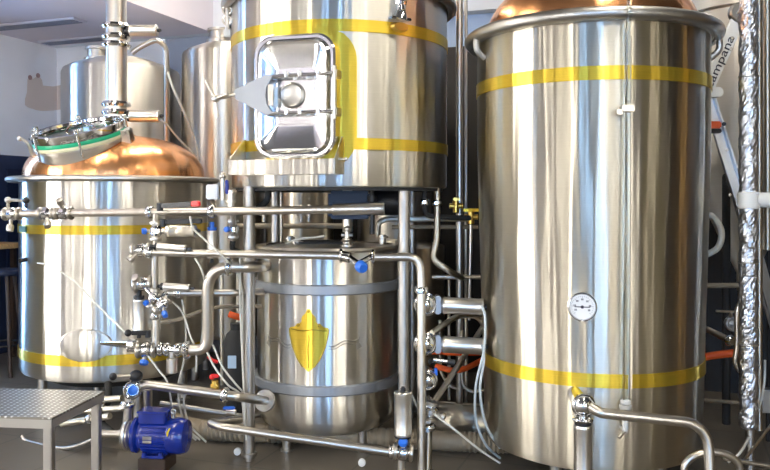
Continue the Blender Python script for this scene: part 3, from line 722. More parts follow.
# ------------------------------------------------------------------ valves
def tube_valve(label, p, axis, r, name='tube_valve', group=None, knob=None, knobdir=(0, -1, 0), knobL=.08, bodyR=1.7, handle=None, m='polish'):
    """in-line hygienic valve: body, two clamp liners, optional coloured knob or lever"""
    p = Vector(p); a = Vector(axis).normalized()
    o = thing(name, label, 'valve', p, group)
    b = nb(); lathe(b, [(0, -.05), (r*1.1, -.05), (r*1.2, -.03), (r*bodyR, -.016), (r*bodyR, .016), (r*1.2, .03), (r*1.1, .05), (0, .05)], p, a, 28); link('valve_body', b, M[m], o)
    for s in (-1, 1):
        b = nb(); clampring(b, p+a*(.05*s), a, r*1.05, .014); link('clamp', b, M['steel'], o)
    if knob:
        d = Vector(knobdir).normalized(); q = p+d*(r*bodyR)
        b = nb(); cyl(b, p+d*r, q+d*knobL*.6, r*.45); link('stem', b, M['steel'], o)
        b = nb(); lathe(b, [(0, knobL*.35), (r*.8, knobL*.4), (r*.95, knobL*.6), (r*.8, knobL*.95), (0, knobL)], q, d, 24); link('knob', b, M[knob], o)
    if handle:
        d, L, hm, em = handle; d = Vector(d).normalized()
        side = d.cross(a).normalized() if abs(d.dot(a)) < .9 else Vector((0, -1, 0))
        q = p+Z*r*bodyR*.9-Vector((0, .02, 0))
        b = nb(); cyl(b, p, q, r*.5); cyl(b, q, q+d*L, r*.26); link('lever', b, M[hm], o)
        b = nb(); cyl(b, q+d*L*.8, q+d*L, r*.4, seg=16); ball(b, q+d*L, r*.45); link('grip', b, M[em], o)
    return o

R_A, R_B = .026, .025
# pipe A: long upper header
A0, A1, A2, A3 = P(4, 214, 5.25), P(248, 211, 4.93), P(336, 209.5, 4.86), P(384, 208.5, 4.82)
dA = (A1-A0).normalized()
def onA(px):
    t_ = (px-4)/(248-4); D_ = 1/((1-t_)/5.25+t_/4.93); return P(px, 214-3*t_, D_)
hp = pipe('long upper horizontal steel pipe running from the left edge across the centre poles', [A0, A1, A2], R_A, fil=0, clamps=[(onA(150), dA), (onA(212), dA)])
b = nb(); tube(b, [A2-(A3-A2).normalized()*.02, A3], .036, 20); link('reducer', b, M['steel'], hp)
ev = tube_valve('clamped end valve with black-knobbed steel lever at the left edge', onA(12), dA, R_A, knob='steel', knobdir=(0, -.3, -1))
tube_valve('in-line valve on the upper pipe left part, over the gold band, nearer the badge', onA(47), dA, R_A, knob='steel', knobdir=(.3, -.6, -.7), group='twin valves on the upper pipe')
tube_valve('in-line valve on the upper pipe left part, second from the end, right of its twin', onA(64), dA, R_A, knob='steel', knobdir=(0, -.6, .7), group='twin valves on the upper pipe')
o = ev
b = nb(); cyl(b, P(8, 200, 5.2), P(25, 200.5, 5.1), .010); ball(b, P(8, 200, 5.2), .022); cyl(b, P(8, 212, 5.23), P(8, 200, 5.2), .010); lh = link('lever', b, M['steel'], o)
b = nb(); ball(b, P(26, 200.5, 5.1), .022, seg=20); link('lever_knob', b, M['black'], lh)
# black lever handles by x=160-205
def lever_bar(label, p0, p1, r, m='black', tip=None, group=None):
    o = thing('valve_lever', label, 'handle', p0, group); p0 = Vector(p0); p1 = Vector(p1)
    b = nb(); d = (p1-p0); x, y, a = basis(d); box(b, (p0+p1)/2, (r*1.3, r*2.0, d.length), axes=(x, y, a), bev=r*.3); cyl(b, p0-Z*r*2, p0+Z*r*1.2, r*1.3); link('lever', b, M[m], o)
    if tip:
        b = nb(); q = p1; box(b, q+d.normalized()*.03, (r*1.4, r*2.2, .07), axes=(x, y, a), bev=r*.4); link('tip', b, M[tip], o)
    return o
lever_bar('black flat valve lever with red tip lying along the top of the upper pipe', P(160, 206, 4.97), P(192, 204, 4.85), .016, tip='red')
lever_bar('black flat valve lever just under the upper pipe, without a red tip', P(163, 222, 4.98), P(202, 221, 4.92), .016)
# vertical branch x=156
pipe('short upright branch pipe joining the upper and second horizontal pipes at the left cluster', [onA(156), P(156, 252, 4.95)], .021, fil=0)
tube_valve('branch valve with bright blue knob between the two long horizontal pipes', P(156, 231, 4.99), (0, 0, 1), .023, knob='bluep', knobdir=(-1, -.5, 0), knobL=.05)
act_simple('dark bronze-reflecting actuator on the branch between the upper two pipes', P(162, 231, 4.95), (1, -.1, 0), .17, .042, 'tank_warm', capm='steel')
# pipe B
B0, B1, B2 = P(138, 252, 4.95), P(345, 256, 4.86), P(345, 256, 4.86)
dB = (B1-B0).normalized()
pipe('second long horizontal steel pipe crossing in front of the hop vessel', [B0, P(340, 256, 4.86)], R_B, fil=0, clamps=[(P(150, 252.3, 4.945), dB)])
tube_valve('three-way end valve on the left end of the second horizontal pipe', P(141, 250, 4.96), (1, 0, .1), .026, knob='steel', knobdir=(-.6, -.4, -.6), knobL=.06)
act_simple('small flat steel actuator lying above the second pipe at its left end', P(150, 246, 4.93), (1, -.1, -.07), .19, .026, 'steel')
o = thing('sampling_valve', 'angled sampling valve with big blue knob in front of the hop vessel', 'valve', P(346, 257, 4.86))
b = nb(); cyl(b, P(340, 256, 4.86), P(350, 258, 4.84), .034); ring(b, P(341, 256, 4.86), .036, .010, (1, 0, 0), 28, 8); cyl(b, P(347, 256, 4.86), P(361, 266, 4.72), .020); link('valve_body', b, M['polish'], o)
b = nb(); lathe(b, [(0, 0), (.026, 0), (.037, .02), (.037, .05), (.026, .07), (0, .072)], P(359, 265, 4.74), P(368, 272, 4.62)-P(359, 265, 4.74), 28); kn = link('knob', b, M['bluep'], o)
b = nb(); cyl(b, P(358, 264, 4.80), P(372, 256.5, 4.88), .018); ring(b, P(373, 256.5, 4.88), .034, .010, (1, 0, 0), 28, 8); link('side_port', b, M['polish'], o)
pipe('steel pipe bending from the blue sampling knob down past the right pole to the manifold', [P(374, 257, 4.88), P(420, 257, 4.84), P(421.5, 285, 4.84), P(421.5, 460, 4.8), P(421.5, 487, 4.8)], .027, fil=.13, clamps=[(P(421.5, 290, 4.84), (0, 0, 1))])
# elbow pipe C
C0 = P(267, 266, 5.3)
pipe('thick steel elbow pipe dropping in an S to the left valve cluster', [C0, P(258, 267, 4.93), P(208, 267, 4.95), P(208, 350, 5.0), P(182, 350, 5.0)], .036, fil=.16, clamps=[(P(229, 267, 4.94), (1, 0, 0)), (P(187, 350, 5.0), (1, 0, 0))])
pipe('thin horizontal steel pipe at mid height between valve cluster and left pole', [P(165, 293, 5.0), P(238, 293, 5.02), P(268, 291, 5.35)], .022, fil=.05, clamps=[(P(178, 293, 5.0), (1, 0, 0))])
pipe('bent thin cream pipe rising from the valve cluster towards the hop vessel', [P(160, 322, 5.02), P(175, 321, 5.05), P(212, 307, 5.15), P(268, 306, 5.4)], .013, 'duct', fil=.1)
# left cluster, middle level
pipe('short upright pipe from the second horizontal pipe to the middle valve cluster', [P(155, 253, 4.96), P(155, 288, 4.98)], .021, fil=0)
vq = P(143, 284, 5.0)
tube_valve('middle cluster valve with round body left of the short upright pipe', vq, (1, 0, .1), .03, knob='steel', knobdir=(-.3, -.7, .5), knobL=.05, bodyR=1.5)
act_simple('small steel actuator lying right of the middle cluster valve', P(156, 286, 4.98), (1, -.05, -.06), .17, .026, 'steel')
act_simple('upright steel actuator under the middle cluster valve, in front of the left kettle', P(139, 290, 5.02), (0, 0, -1), .22, .037, 'steel', neck=.06)
tube_valve('small sampling cock with smaller left blue knob at the middle cluster', P(153, 298, 4.97), (.3, 0, 1), .019, knob='bluep', knobdir=(-.6, -1, -.5), knobL=.045, group='blue-knob sampling cocks')
tube_valve('small sampling cock with larger right blue knob, below the middle cluster', P(162, 305, 4.93), (.8, 0, .7), .020, knob='bluep', knobdir=(.6, -1, -.9), knobL=.07, group='blue-knob sampling cocks')
pipe('polished diagonal link pipe between middle cluster valve and the thin horizontal pipe', [P(147, 288, 4.99), P(158, 301, 4.95), P(167, 293, 5.0)], .022, 'polish', fil=.06)
pipe('upright pipe from the sampling cocks down to the blue cluster valve', [P(156, 300, 5.0), P(156, 352, 5.0)], .022, fil=0, clamps=[(P(156, 316, 5.0), (0, 0, 1))])
# lower cluster y=350
pipe('horizontal connecting pipe of clamped spools at the foot of the S-shaped elbow pipe', [P(128, 348, 5.02), P(190, 350, 5.0)], .027, 'polish', fil=0, clamps=[(P(160, 349, 5.01), (1, 0, 0)), (P(167, 349.3, 5.01), (1, 0, 0)), (P(178, 349.7, 5.0), (1, 0, 0))])
tube_valve('valve with blue body at the kettle side of the lower spool pipe', P(146, 350, 4.99), (1, 0, 0), .031, knob='bluep', knobdir=(0, -.6, -1), knobL=.045)
lb_ = lever_bar('black lever with ball end above the blue-bodied valve', P(148, 333, 4.95), P(131, 333, 4.9), .014)
b = nb(); q = P(128, 333, 4.9); ball(b, q, .022); link('knob', b, M['black'], lb_)
o = thing('discharge_spout', 'tapered polished steel spout pointing left in front of the kettle oval plate', 'spout', P(130, 344, 4.97))
b = nb(); cyl(b, P(136, 345, 4.98), P(101, 343, 5.2), .030, .012); cyl(b, P(136, 345, 4.98), P(130, 344.6, 5.0), .036); link('spout_tube', b, M['polish'], o)
o = thing('sight_cup', 'small hanging steel cup under the clamped spool pipe', 'cup', P(172, 373, 5.0))
b = nb(); cyl(b, P(172, 373, 5.0), P(172, 358, 5.0), .036, seg=32); cyl(b, P(172, 358, 5.0), P(172, 352, 5.0), .022); link('cup_body', b, M['steel'], o)
# lower lever valve and pump riser
vq = P(134, 389, 4.95)
o = thing('riser_valve', 'valve with blue centre above the blue pump, black ball on top', 'valve', vq)
b = nb(); lathe(b, [(0, -.055), (.035, -.055), (.055, -.03), (.055, .03), (.035, .055), (0, .055)], vq, (.2, -1, .1), 32); ring(b, vq+Vector((0, -.04, 0)), .045, .012, (.2, -1, .1), 32, 8); link('valve_body', b, M['polish'], o)
b = nb(); lathe(b, [(0, .05), (.028, .05), (.03, .065), (0, .07)], vq, (.2, -1, .1), 24); link('blue_cap', b, M['bluep'], o)
b = nb(); ball(b, P(136, 376, 4.93), .042, .9); link('ball_top', b, M['black'], o)
b = nb(); cyl(b, P(136, 376, 4.93), P(115, 376.5, 4.85), .012); link('lever', b, M['steel'], o)
b = nb(); ball(b, P(113, 376.5, 4.84), .024); link('knob', b, M['black'], o)
pipe('upright riser pipe from the blue pump to the lever valve', [P(129, 396, 4.97), P(127, 425, 4.98), P(127, 436, 4.98)], .028, fil=.05, clamps=[(P(128, 404, 4.97), (0, 0, 1))])
FA, FB = P(146, 384, 4.95), P(240, 397, 4.93)
pipe('lower slanting steel pipe from the lever valve to the hop vessel foot', [P(134, 388, 4.97), FA, FB, P(268, 401, 5.22)], .030, fil=.06, clamps=[(P(225, 395, 4.93), (FB-FA))], flange_end=(P(265, 400.5, 5.20), P(268, 401, 5.22)-FB, .075))
pipe('stub pipe standing under the left end of the lower slanting pipe', [P(148, 388, 5.05), P(148, 415, 5.12)], .028, fil=0)
pipe('thin dark steel pipe low behind the blue pump', [P(160, 403, 5.25), P(240, 416, 5.3), P(262, 415, 5.5)], .017, 'satin', fil=.05)
pipe('folded steel pipe low in front of the centre pole leading right under the hop vessel', [P(246, 419, 5.35), P(210, 423, 4.92), P(222, 427, 4.84), P(390, 452, 4.78)], .026, fil=.03, clamps=[(P(392, 452, 4.78), Vector((1, 0, -.12)))])
tube_valve('bottom valve with blue stem under the upright actuator by the right pole', P(403, 452, 4.78), (1, 0, -.1), .032, knob='bluep', knobdir=(0, -.6, .9), knobL=.05)
act_simple('large upright steel actuator in front of the right pole foot', P(403, 442, 4.78), (0, 0, 1), .27, .055, 'steel', neck=.04)
pipe('stub pipe below the bottom valve to the floor', [P(401, 456, 4.79), P(401, 474.5, 4.79)], .022, fil=0)
# red-handled brass valve
o = thing('ball_valve', 'brass ball valve with red handle near the left pole', 'valve', P(215, 391, 5.0))
b = nb(); cyl(b, P(215, 392, 4.98), P(215, 380, 4.98), .022); cyl(b, P(211, 386, 4.98), P(219, 386, 4.98), .018); link('valve_body', b, M['brass'], o)
b = nb(); box(b, P(215, 376, 4.96), (.055, .03, .022), bev=.006); ball(b, P(212, 377, 4.96), .018); link('handle', b, M['red'], o)
o = thing('ball_valve', 'small blue-handled valve on the thin dark pipe left of the pole', 'valve', P(230, 411, 5.25))
b = nb(); cyl(b, P(226, 412, 5.25), P(236, 413, 5.25), .022); link('valve_body', b, M['steel'], o)
b = nb(); box(b, P(229, 408, 5.22), (.08, .03, .02), bev=.006); link('handle', b, M['bluep'], o)
# group around x 205-235, y 180-250
o = thing('control_box', 'small pale sensor box above the upper pipe beside the raised vessel', 'box', P(213, 201, 5.3))
b = nb(); box(b, P(213, 192, 5.3), (.085, .06, .10), bev=.006); link('case', b, M['satin'], o, False)
b = nb(); cyl(b, P(213, 201, 5.3), P(213, 210, 5.2), .012); link('stem', b, M['steel'], o)
act_simple('upright steel actuator with blue collar under the upper pipe, left of the pole', P(212, 222, 5.05), (0, 0, -1), .18, .034, 'steel', capm='bluep', neck=.055)
o = thing('drain_valve', 'upright valve with navy lever beside the raised vessel lower edge', 'valve', P(228, 208, 5.1))
b = nb(); cyl(b, P(231, 208, 5.05), P(231, 192, 5.05), .024); cyl(b, P(231, 194, 5.05), P(231, 190, 5.05), .036); cyl(b, P(231, 203, 5.05), P(231, 200, 5.05), .036); cyl(b, P(223, 200, 5.1), P(223, 178, 5.1), .016); ball(b, P(223, 176, 5.1), .024); link('valve_body', b, M['steel'], o)
b = nb(); box(b, P(227, 187, 5.02), (.022, .02, .09), bev=.004); link('lever', b, mat('navy_lever', (.01, .02, .25), .4), o)
pipe('slim upright pipe between upper and second pipe just left of the pole', [onA(233), P(233, 240, 5.05)], .018, fil=0)
tube_valve('slim upright pipe valve with blue knob just left of the pole', P(233, 229, 5.02), (0, 0, 1), .021, knob='bluep', knobdir=(-.4, -1, 0), knobL=.05)
pipe('short black hose bend under the slim upright valve', [P(233, 240, 5.05), P(233, 249, 5.08), P(240, 252, 5.2)], .018, 'rubber', smooth_=True, name='hose', cat='hose')
pipe('black curved drain hose under the raised vessel right of its left pole', [P(268, 186, 5.2), P(267, 200, 5.2), P(258, 208, 5.15)], .022, 'rubber', smooth_=True, name='hose', cat='hose')

# ------------------------------------------------------------------ manifold right of the centre
for i, (yy, lab) in enumerate(((304, 'top'), (343, 'middle'))):
    vq = P(425.5, yy, 4.95)
    o = thing('butterfly_valve', 'round polished valve on the right manifold pipe, %s of the column' % lab, 'valve', vq, 'manifold valve column')
    b = nb(); ball(b, vq, .070, .98, 28); ring(b, vq+Vector((0, -.03, 0)), .062, .014, (0, 1, 0), 32, 8); cyl(b, vq, vq+Vector((.02, .25, 0)), .03); cyl(b, vq, vq+Vector((.07, 0, -.005)), .032); link('valve_body', b, M['polish'], o)
    b = nb(); box(b, P(437.5, yy+.5, 4.95), (.04, .09, .115), bev=.008); link('mount', b, M['hoop'], o)
    act_simple('horizontal steel cylinder actuator right of the manifold, %s one' % ('upper' if i == 0 else 'lower'), P(440, yy+1.2, 4.95), (1, -.12, -.03), .255, .054, 'steel', 'horizontal manifold actuators', neck=.02, capm='hoop')
for i, (yy, lab) in enumerate(((379, 'third from the top'), (410, 'lowest'))):
    vq = P(427, yy, 4.95)
    o = thing('butterfly_valve', 'round polished valve on the right manifold pipe, %s' % lab, 'valve', vq, 'manifold valve column')
    b = nb(); ball(b, vq, .064 if i == 0 else .038, .95, 28); ring(b, vq+Vector((0, -.03, 0)), .055 if i == 0 else .036, .012, (0, 1, 0), 32, 8); cyl(b, vq, vq+Vector((.02, .25, 0)), .03); link('valve_body', b, M['polish'], o)
    if i == 0:
        b = nb(); box(b, vq+Vector((.055, -.02, .05)), (.02, .03, .05), bev=.005); link('blue_mount', b, M['bluep'], o)
        b = nb(); cyl(b, P(433, 360, 4.85), P(449, 362, 4.85), .012); link('lever', b, M['polish'], o)
        b = nb(); cyl(b, P(447, 361.7, 4.85), P(455, 363, 4.85), .019); cyl(b, P(430, 362, 4.88), P(434, 360, 4.85), .018); link('grip', b, M['black'], o)
tube_valve('clamped joint where the diagonal pipe meets the short upright stub', P(430, 411, 4.9), (.1, 0, 1), .032, knob='steel', knobdir=(.8, -.3, -.3), knobL=.05)
pipe('short thick stub pipe on the floor beside the manifold pipe', [P(428, 424, 4.9), P(427, 471, 4.9)], .030, 'tank_warm', fil=0, clamps=[(P(428, 427, 4.9), (0, 0, 1))])
pipe('long diagonal pipe rising right from the clamped joint behind the manifold', [P(430, 408, 5.0), P(458, 366, 5.4), P(486, 322, 5.9)], .021, 'tank_warm', fil=0)
pipe('shorter diagonal pipe between the two horizontal manifold actuators', [P(432, 333, 5.25), P(458, 315, 5.5), P(478, 316, 5.6), P(486, 328, 5.6)], .020, 'tank_warm', fil=.1)
# background pipework between the vessels
pipe('tall thick upright pipe between the raised vessel and the right tank, left one', [P(459.5, 447, 5.9), P(459.5, -60, 5.9)], .027, 'steel', fil=0)
pipe('tall thin upright pipe between the raised vessel and the right tank, right one', [P(466, 447, 6.0), P(466, -60, 6.0)], .012, 'steel', fil=0)
pipe('steel drop pipe curving from under the raised vessel to the right behind the manifold', [P(437, 182, 5.35), P(437, 235, 5.35), P(434, 258, 5.35), P(448, 270, 5.35), P(462, 278, 5.5)], .022, 'tank_warm', smooth_=True, clamps=[(P(437, 203, 5.35), (0, 0, 1))])
pipe('short black pipe ending in a union under the raised vessel right edge', [P(425, 184, 5.3), P(425, 208, 5.3), P(432, 216, 5.35), P(470, 218, 5.5)], .018, 'rubber', smooth_=True, clamps=[(P(425, 202, 5.3), (0, 0, 1))])
pipe('horizontal steel pipe, down-bent at its left end, behind the right pole under the raised vessel', [P(378, 238, 5.75), P(378, 222, 5.75), P(388, 219, 5.75), P(470, 219, 5.75)], .020, 'tank_warm', fil=.08)
pipe('lower thin horizontal pipe behind the right pole, just beneath its thicker neighbour', [P(392, 227, 5.9), P(478, 227, 5.9)], .016, 'duct', fil=0)
pipe('thin upright pipe hanging from the brass valve beside the right tank', [P(471, 225, 5.6), P(469, 320, 5.6)], .012, 'steel', fil=0)
for (px, py, D_, lab) in ((456, 206, 5.75, 'small brass valve on the tall upright pipe'), (471, 217, 5.6, 'brass tap with wide yellow handle beside the right tank')):
    o = thing('brass_valve', lab, 'valve', P(px, py, D_)); q = P(px, py, D_)
    b = nb(); cyl(b, q-Z*.05, q+Z*.04, .024); cyl(b, q-Vector((.05, 0, 0)), q+Vector((.05, 0, 0)), .02); link('valve_body', b, M['brass'], o)
    b = nb(); box(b, q+Vector((0, -.03, .05)), (.12 if px > 460 else .05, .02, .022), bev=.006); link('handle', b, M['gold'] if px > 460 else M['brass'], o)
for i, (pts, r_, lab) in enumerate((
        ([P(432, 277, 5.6), P(484, 277, 5.6)], .016, 'thin horizontal pipe above the top manifold actuator'),
        ([P(440, 320, 5.9), P(440, 372, 5.9), P(452, 388, 5.9), P(466, 388, 5.9), P(466, 300, 5.9)], .015, 'U-bent thin pipe behind the lower manifold actuator, left of two'),
        ([P(462, 330, 5.7), P(462, 384, 5.7), P(470, 392, 5.7), P(484, 390, 5.7)], .013, 'J-bent thin pipe behind the lower manifold actuator, right of two'),
        ([P(430, 402, 5.9), P(492, 406, 5.9)], .013, 'thin low horizontal pipe just above the thick dark floor pipe'),
        ([P(449, 280, 6.0), P(449, 400, 6.0)], .014, 'thin upright pipe half hidden by the manifold actuators'))):
    pipe(lab, pts, r_, 'tank_warm', fil=.06)
b = nb(); cyl(b, P(424, 417, 5.75), P(500, 424, 5.6), .115, seg=40); q = P(424, 417, 5.75)
o = link('header_tank', b, M['tank_warm'], None, True, P(460, 436, 5.7)); tag(o, 'thick horizontal dark steel drum low between the manifold and the right tank', 'drum')
for s in (430, 490):
    b = nb(); c = P(s, 420, 5.7); c.z = 0; cyl(b, c, c+Z*.03, .05); cyl(b, c, c+Z*.11, .025); link('foot', b, M['rubber'], o)
# floor sleeve duct
pts = [Vector((-1.75, 5.85, .075)), Vector((-1.2, 5.50, .075)), Vector((-.5, 5.42, .075)), Vector((.5, 5.25, .075)), Vector((1.0, 5.2, .075))]
pl = smooth_path(pts, 40); bm = nb(); tube(bm, pl, .07, 20, lambda t_: .066+.006*math.sin(t_*520))
o = link('floor_duct', bm, M['duct'], None, True, (-.4, 5.4, 0)); tag(o, 'pale ribbed flexible duct lying on the floor under the vessels', 'duct')
for (px, py) in ((238, 451), (362, 462)):
    q = P(px, py, 1.7*F/(py+4-HY)+.0); b = nb(); cyl(b, q, q+Vector((0, -.03, .004)), .024); lb = 'left' if px < 300 else 'right'
    tag(link('pipe_stub', b, M['white'], None, True, q), 'small pale round pipe stub at floor level, %s of the two' % lb, 'pipe', 'floor stubs')
    
# ------------------------------------------------------------------ pump
pq = Vector((P(128, 0, 4.95).x, 4.95, 0))
t = thing('pump', 'blue electric motor pump on the floor under the left kettle', 'pump', (pq.x+.2, 4.92, 0))
zc_ = EYE-(434-HY)/F*4.9; ax = Vector((1, -.10, 0)).normalized(); pa = Vector((P(131, 0, 4.97).x, 4.97, zc_))
yb = Vector((-ax.y, ax.x, 0))
b = nb(); lathe(b, [(0, -.02), (.10, -.02), (.125, -.012), (.125, .012), (.10, .03), (.10, .055), (0, .055)], pa, ax, 48); link('motor_flange', b, M['blue'], t)
b = nb(); lathe(b, [(0, .05), (.105, .05), (.112, .07), (.112, .25), (0, .25)], pa, ax, 48)
for k in range(26):
    a = 2*PI*k/26
    if math.sin(a) > .72: continue
    d = yb*math.cos(a)+Z*math.sin(a); box(b, pa+ax*.155+d*.117, (.18, .004, .016), axes=(ax, d.cross(ax), d))
link('motor_body', b, M['blue'], t)
b = nb(); lathe(b, [(0, .25), (.122, .25), (.126, .26), (.126, .335), (.112, .37), (.06, .38), (0, .38)], pa, ax, 48)
link('fan_cover', b, M['blue'], t)
b = nb(); box(b, pa+ax*.135+Z*.135-yb*.01, (.20, .13, .075), axes=(ax, yb, Z), bev=.008); box(b, pa+ax*.135+Z*.178-yb*.01, (.215, .145, .015), axes=(ax, yb, Z), bev=.004); link('terminal_box', b, M['blue'], t)
b = nb(); box(b, pa+ax*.15-Z*.125, (.16, .20, .02), axes=(ax, yb, Z), bev=.004); box(b, pa+ax*.15-Z*.10, (.10, .06, .05), axes=(ax, yb, Z), bev=.004)
for s in (-1, 1):
    for s2 in (-1, 1): box(b, pa+ax*(.15+.06*s)+yb*(.09*s2)-Z*.11, (.03, .03, .03), axes=(ax, yb, Z), bev=.004)
link('motor_foot', b, M['blue'], t)
bz = pa.z-.135
b = nb(); box(b, Vector((pa.x, pa.y, 0))+ax*.15+Z*bz/2, (.20, .22, bz), axes=(ax, yb, Z), bev=.003); link('plinth', b, M['dkwood'], t, False)
b = nb(); lathe(b, [(0, 0), (.032, 0), (.032, .004), (0, .004)], pa+ax*.12, (0, 0, 1), 4);
b.free(); b = nb(); dl = (Vector((-.2, -1, .22))).normalized(); box(b, pa+ax*.12-yb*.117-Z*.0, (.065, .004, .045), axes=(ax, yb, Z), bev=.001); link('name_plate', b, M['satin'], t, False)
b = nb(); q = pa+ax*.265-yb*.125+Z*.055; poly_prism(b, [q+ax*.0, q+ax*.022+Z*.035, q+ax*.032+Z*.035, q+ax*.018+Z*.005, q+ax*.01-Z*.025, q+ax*.004-Z*.02], -yb*.002); link('yellow_arrow', b, mat('yellow_paint', (.8, .6, .02), .5), t, False)
b = nb(); cyl(b, pa+ax*.27+Z*.12, pa+ax*.27+Z*.16, .01); ring(b, pa+ax*.27+Z*.17, .016, .006, yb, 20, 8); link('eye_bolt', b, M['steel'], t)
b = nb(); lathe(b, [(0, -.14), (.03, -.14), (.035, -.11), (.085, -.10), (.10, -.085), (.10, -.045), (.085, -.03), (.085, -.02), (0, -.02)], pa, ax, 48); ring(b, pa-ax*.065, .10, .012, ax, 48, 10); link('pump_head', b, M['steel'], t)
b = nb(); cyl(b, pa-ax*.125, pa-ax*.30, .026); link('suction_stub', b, M['steel'], t)
t.scale = (.88, .88, .90); t.location.x += .02
# pipes below kettle
for i, (a_, b_, lab) in enumerate(((P(72, 402, 5.5), P(122, 398, 5.35), 'upper'), (P(70, 412, 5.45), P(124, 408, 5.3), 'middle'), (P(62, 424, 5.4), P(110, 416, 5.2), 'lower'))):
    pipe('short dark steel pipe under the left kettle, %s of three' % lab, [a_, b_], .022, 'tank_warm', fil=0, clamps=[(a_.lerp(b_, .6), b_-a_)], group='pipes under the left kettle')
pipe('curved drain pipe under the kettle dropping towards the pump inlet', [P(108, 383, 5.6), P(108, 400, 5.5), P(100, 420, 5.3), P(112, 433, 5.15)], .026, 'rubber', smooth_=True)
pipe('long thin rod curving over the floor left of the pump', [P(22, 436, 5.55), P(30, 442, 5.5), P(66, 448, 5.3), P(96, 438, 5.2)], .012, 'satin', smooth_=True, name='hose', cat='hose')

# ------------------------------------------------------------------ platform bench
AB = math.radians(7); bu = Vector((math.cos(AB), -math.sin(AB), 0)); bw = Vector((math.sin(AB), math.cos(AB), 0))
c0 = P(52, 418, 3.93); hz = c0.z
t = thing('work_platform', 'low steel step platform with tread-plate top at the bottom left corner', 'platform', (c0.x-.45, c0.y+.3, 0))
bwid, bdep = 1.05, .56
def bp_(u, w, z): return Vector((c0.x, c0.y, 0))+bu*u+bw*w+Z*z
b = nb(); box(b, bp_(-bwid/2, bdep/2, hz-.006), (bwid, bdep, .012), axes=(bu, bw, Z), bev=.002); link('tread_plate', b, M['plate'], t, False)
b = nb()
for w_ in (.012, bdep-.012): box(b, bp_(-bwid/2, w_, hz-.035), (bwid-.01, .02, .045), axes=(bu, bw, Z), bev=.002)
for u_ in (-.014, -bwid+.014): box(b, bp_(u_, bdep/2, hz-.035), (.02, bdep-.01, .045), axes=(bu, bw, Z), bev=.002)
link('frame', b, M['satin'], t, False)
for u_ in (-.035, -bwid+.035):
    for w_ in (.035, bdep-.035):
        b = nb(); box(b, bp_(u_, w_, (hz-.012)/2), (.045, .045, hz-.014), axes=(bu, bw, Z), bev=.004); link('leg', b, M['satin'], t, False)

# ------------------------------------------------------------------ bar table and stool at the far left
q = leftp(8, 245, .6)
tt = P(2, 0, 8.2)
t = thing('bar_table', 'high wooden table at the left edge behind the kettle', 'table', (tt.x, 8.2, 0))
zt_ = EYE-(246-HY)/F*8.2
b = nb(); box(b, (tt.x-.2, 8.2, zt_), (.62, .7, .05), rot=-ANG, bev=.008); link('table_top', b, M['wood'], t, False)
for (a, c) in ((-.4, -.25), (0.0, -.25), (-.4, .25), (0.0, .25)):
    b = nb(); box(b, (tt.x+a, 8.2+c, zt_/2-.012), (.05, .05, zt_-.03), rot=-ANG, bev=.004); link('leg', b, M['dkwood'], t, False)
b = nb(); box(b, (tt.x-.2, 7.95, .55), (.44, .03, .04), rot=-ANG, bev=.004); link('foot_rail', b, M['wood'], t, False)
sq = P(13, 0, 7.6)
t = thing('bar_stool', 'black bar stool beside the wooden table at the left edge', 'stool', (sq.x, 7.6, 0))
zs = EYE-(272-HY)/F*7.6
b = nb(); lathe(b, [(0, -.03), (.16, -.03), (.175, -.01), (.175, .015), (.15, .03), (0, .025)], (sq.x-.1, 7.6, zs), (0, 0, 1), 32); link('seat', b, M['navym'], t)
for a in (45, 135, 225, 315):
    d = Vector((math.cos(math.radians(a)), math.sin(math.radians(a)), 0)); b = nb()
    cyl(b, Vector((sq.x-.1, 7.6, zs-.03))+d*.11, Vector((sq.x-.1, 7.6, 0))+d*.21, .018, seg=12); link('leg', b, M['dkwood'], t)
b = nb(); ring(b, (sq.x-.1, 7.6, .30), .185, .010, seg=40, s2=8); link('foot_ring', b, M['black'], t)
# ------------------------------------------------------------------ foil-wrapped pipe, ladder, right side pipework
fx = P(748.5, 0, 4.75)
t = thing('insulated_pipe', 'crinkled silver foil-wrapped vertical pipe near the right edge', 'pipe', (fx.x, 4.75, 0))
b = nb(); zb = EYE-(428-HY)/F*4.75; zt_ = CH-.002
rows = []; NS = 260; SG = 28; rnd = random.Random(3)
for i in range(NS+1):
    z = zb+(zt_-zb)*i/NS; row = []
    for k in range(SG):
        a = 2*PI*k/SG
        rr = .054+.0035*math.sin(i*.55+1.3*math.sin(a*2+i*.07))+rnd.uniform(-.0028, .0028)
        if i == 0: rr *= .75
        row.append(b.verts.new((fx.x+rr*math.cos(a), 4.75+rr*math.sin(a), z)))
    rows.append(row)
for A, B in zip(rows, rows[1:]):
    for k in range(SG): b.faces.new((A[k], A[(k+1) % SG], B[(k+1) % SG], B[k]))
b.faces.new(rows[0]); b.faces.new(rows[-1]); link('foil_wrap', b, M['foil'], t, False)
b = nb(); cyl(b, (fx.x+.01, 4.75, 0), (fx.x+.01, 4.75, zb+.02), .025); cyl(b, (fx.x+.01, 4.75, 0), (fx.x+.01, 4.75, .015), .05); link('bare_pipe', b, M['satin'], t)
zz = EYE; b = nb(); cyl(b, (fx.x, 4.75, zz-.055), (fx.x, 4.75, zz+.05), .062, seg=32); cyl(b, (fx.x, 4.75, zz), (fx.x+.45, 4.70, zz), .046, seg=32); link('white_tee', b, M['white'], t)
b = nb(); 
for zc2 in (2.45, 1.32, .82): ring(b, (fx.x, 4.75, zc2), .055, .006, seg=32, s2=8)
link('tape_band', b, M['alu'], t)
pipe('slim upright steel pipe right of the foil-wrapped pipe', [P(759, 430, 5.2), P(759, -50, 5.2)], .022, 'tank_warm', fil=0)
pipe('second slim upright pipe at the extreme right edge', [P(767, 250, 5.3), P(767, -50, 5.3)], .030, 'tank_warm', fil=0)

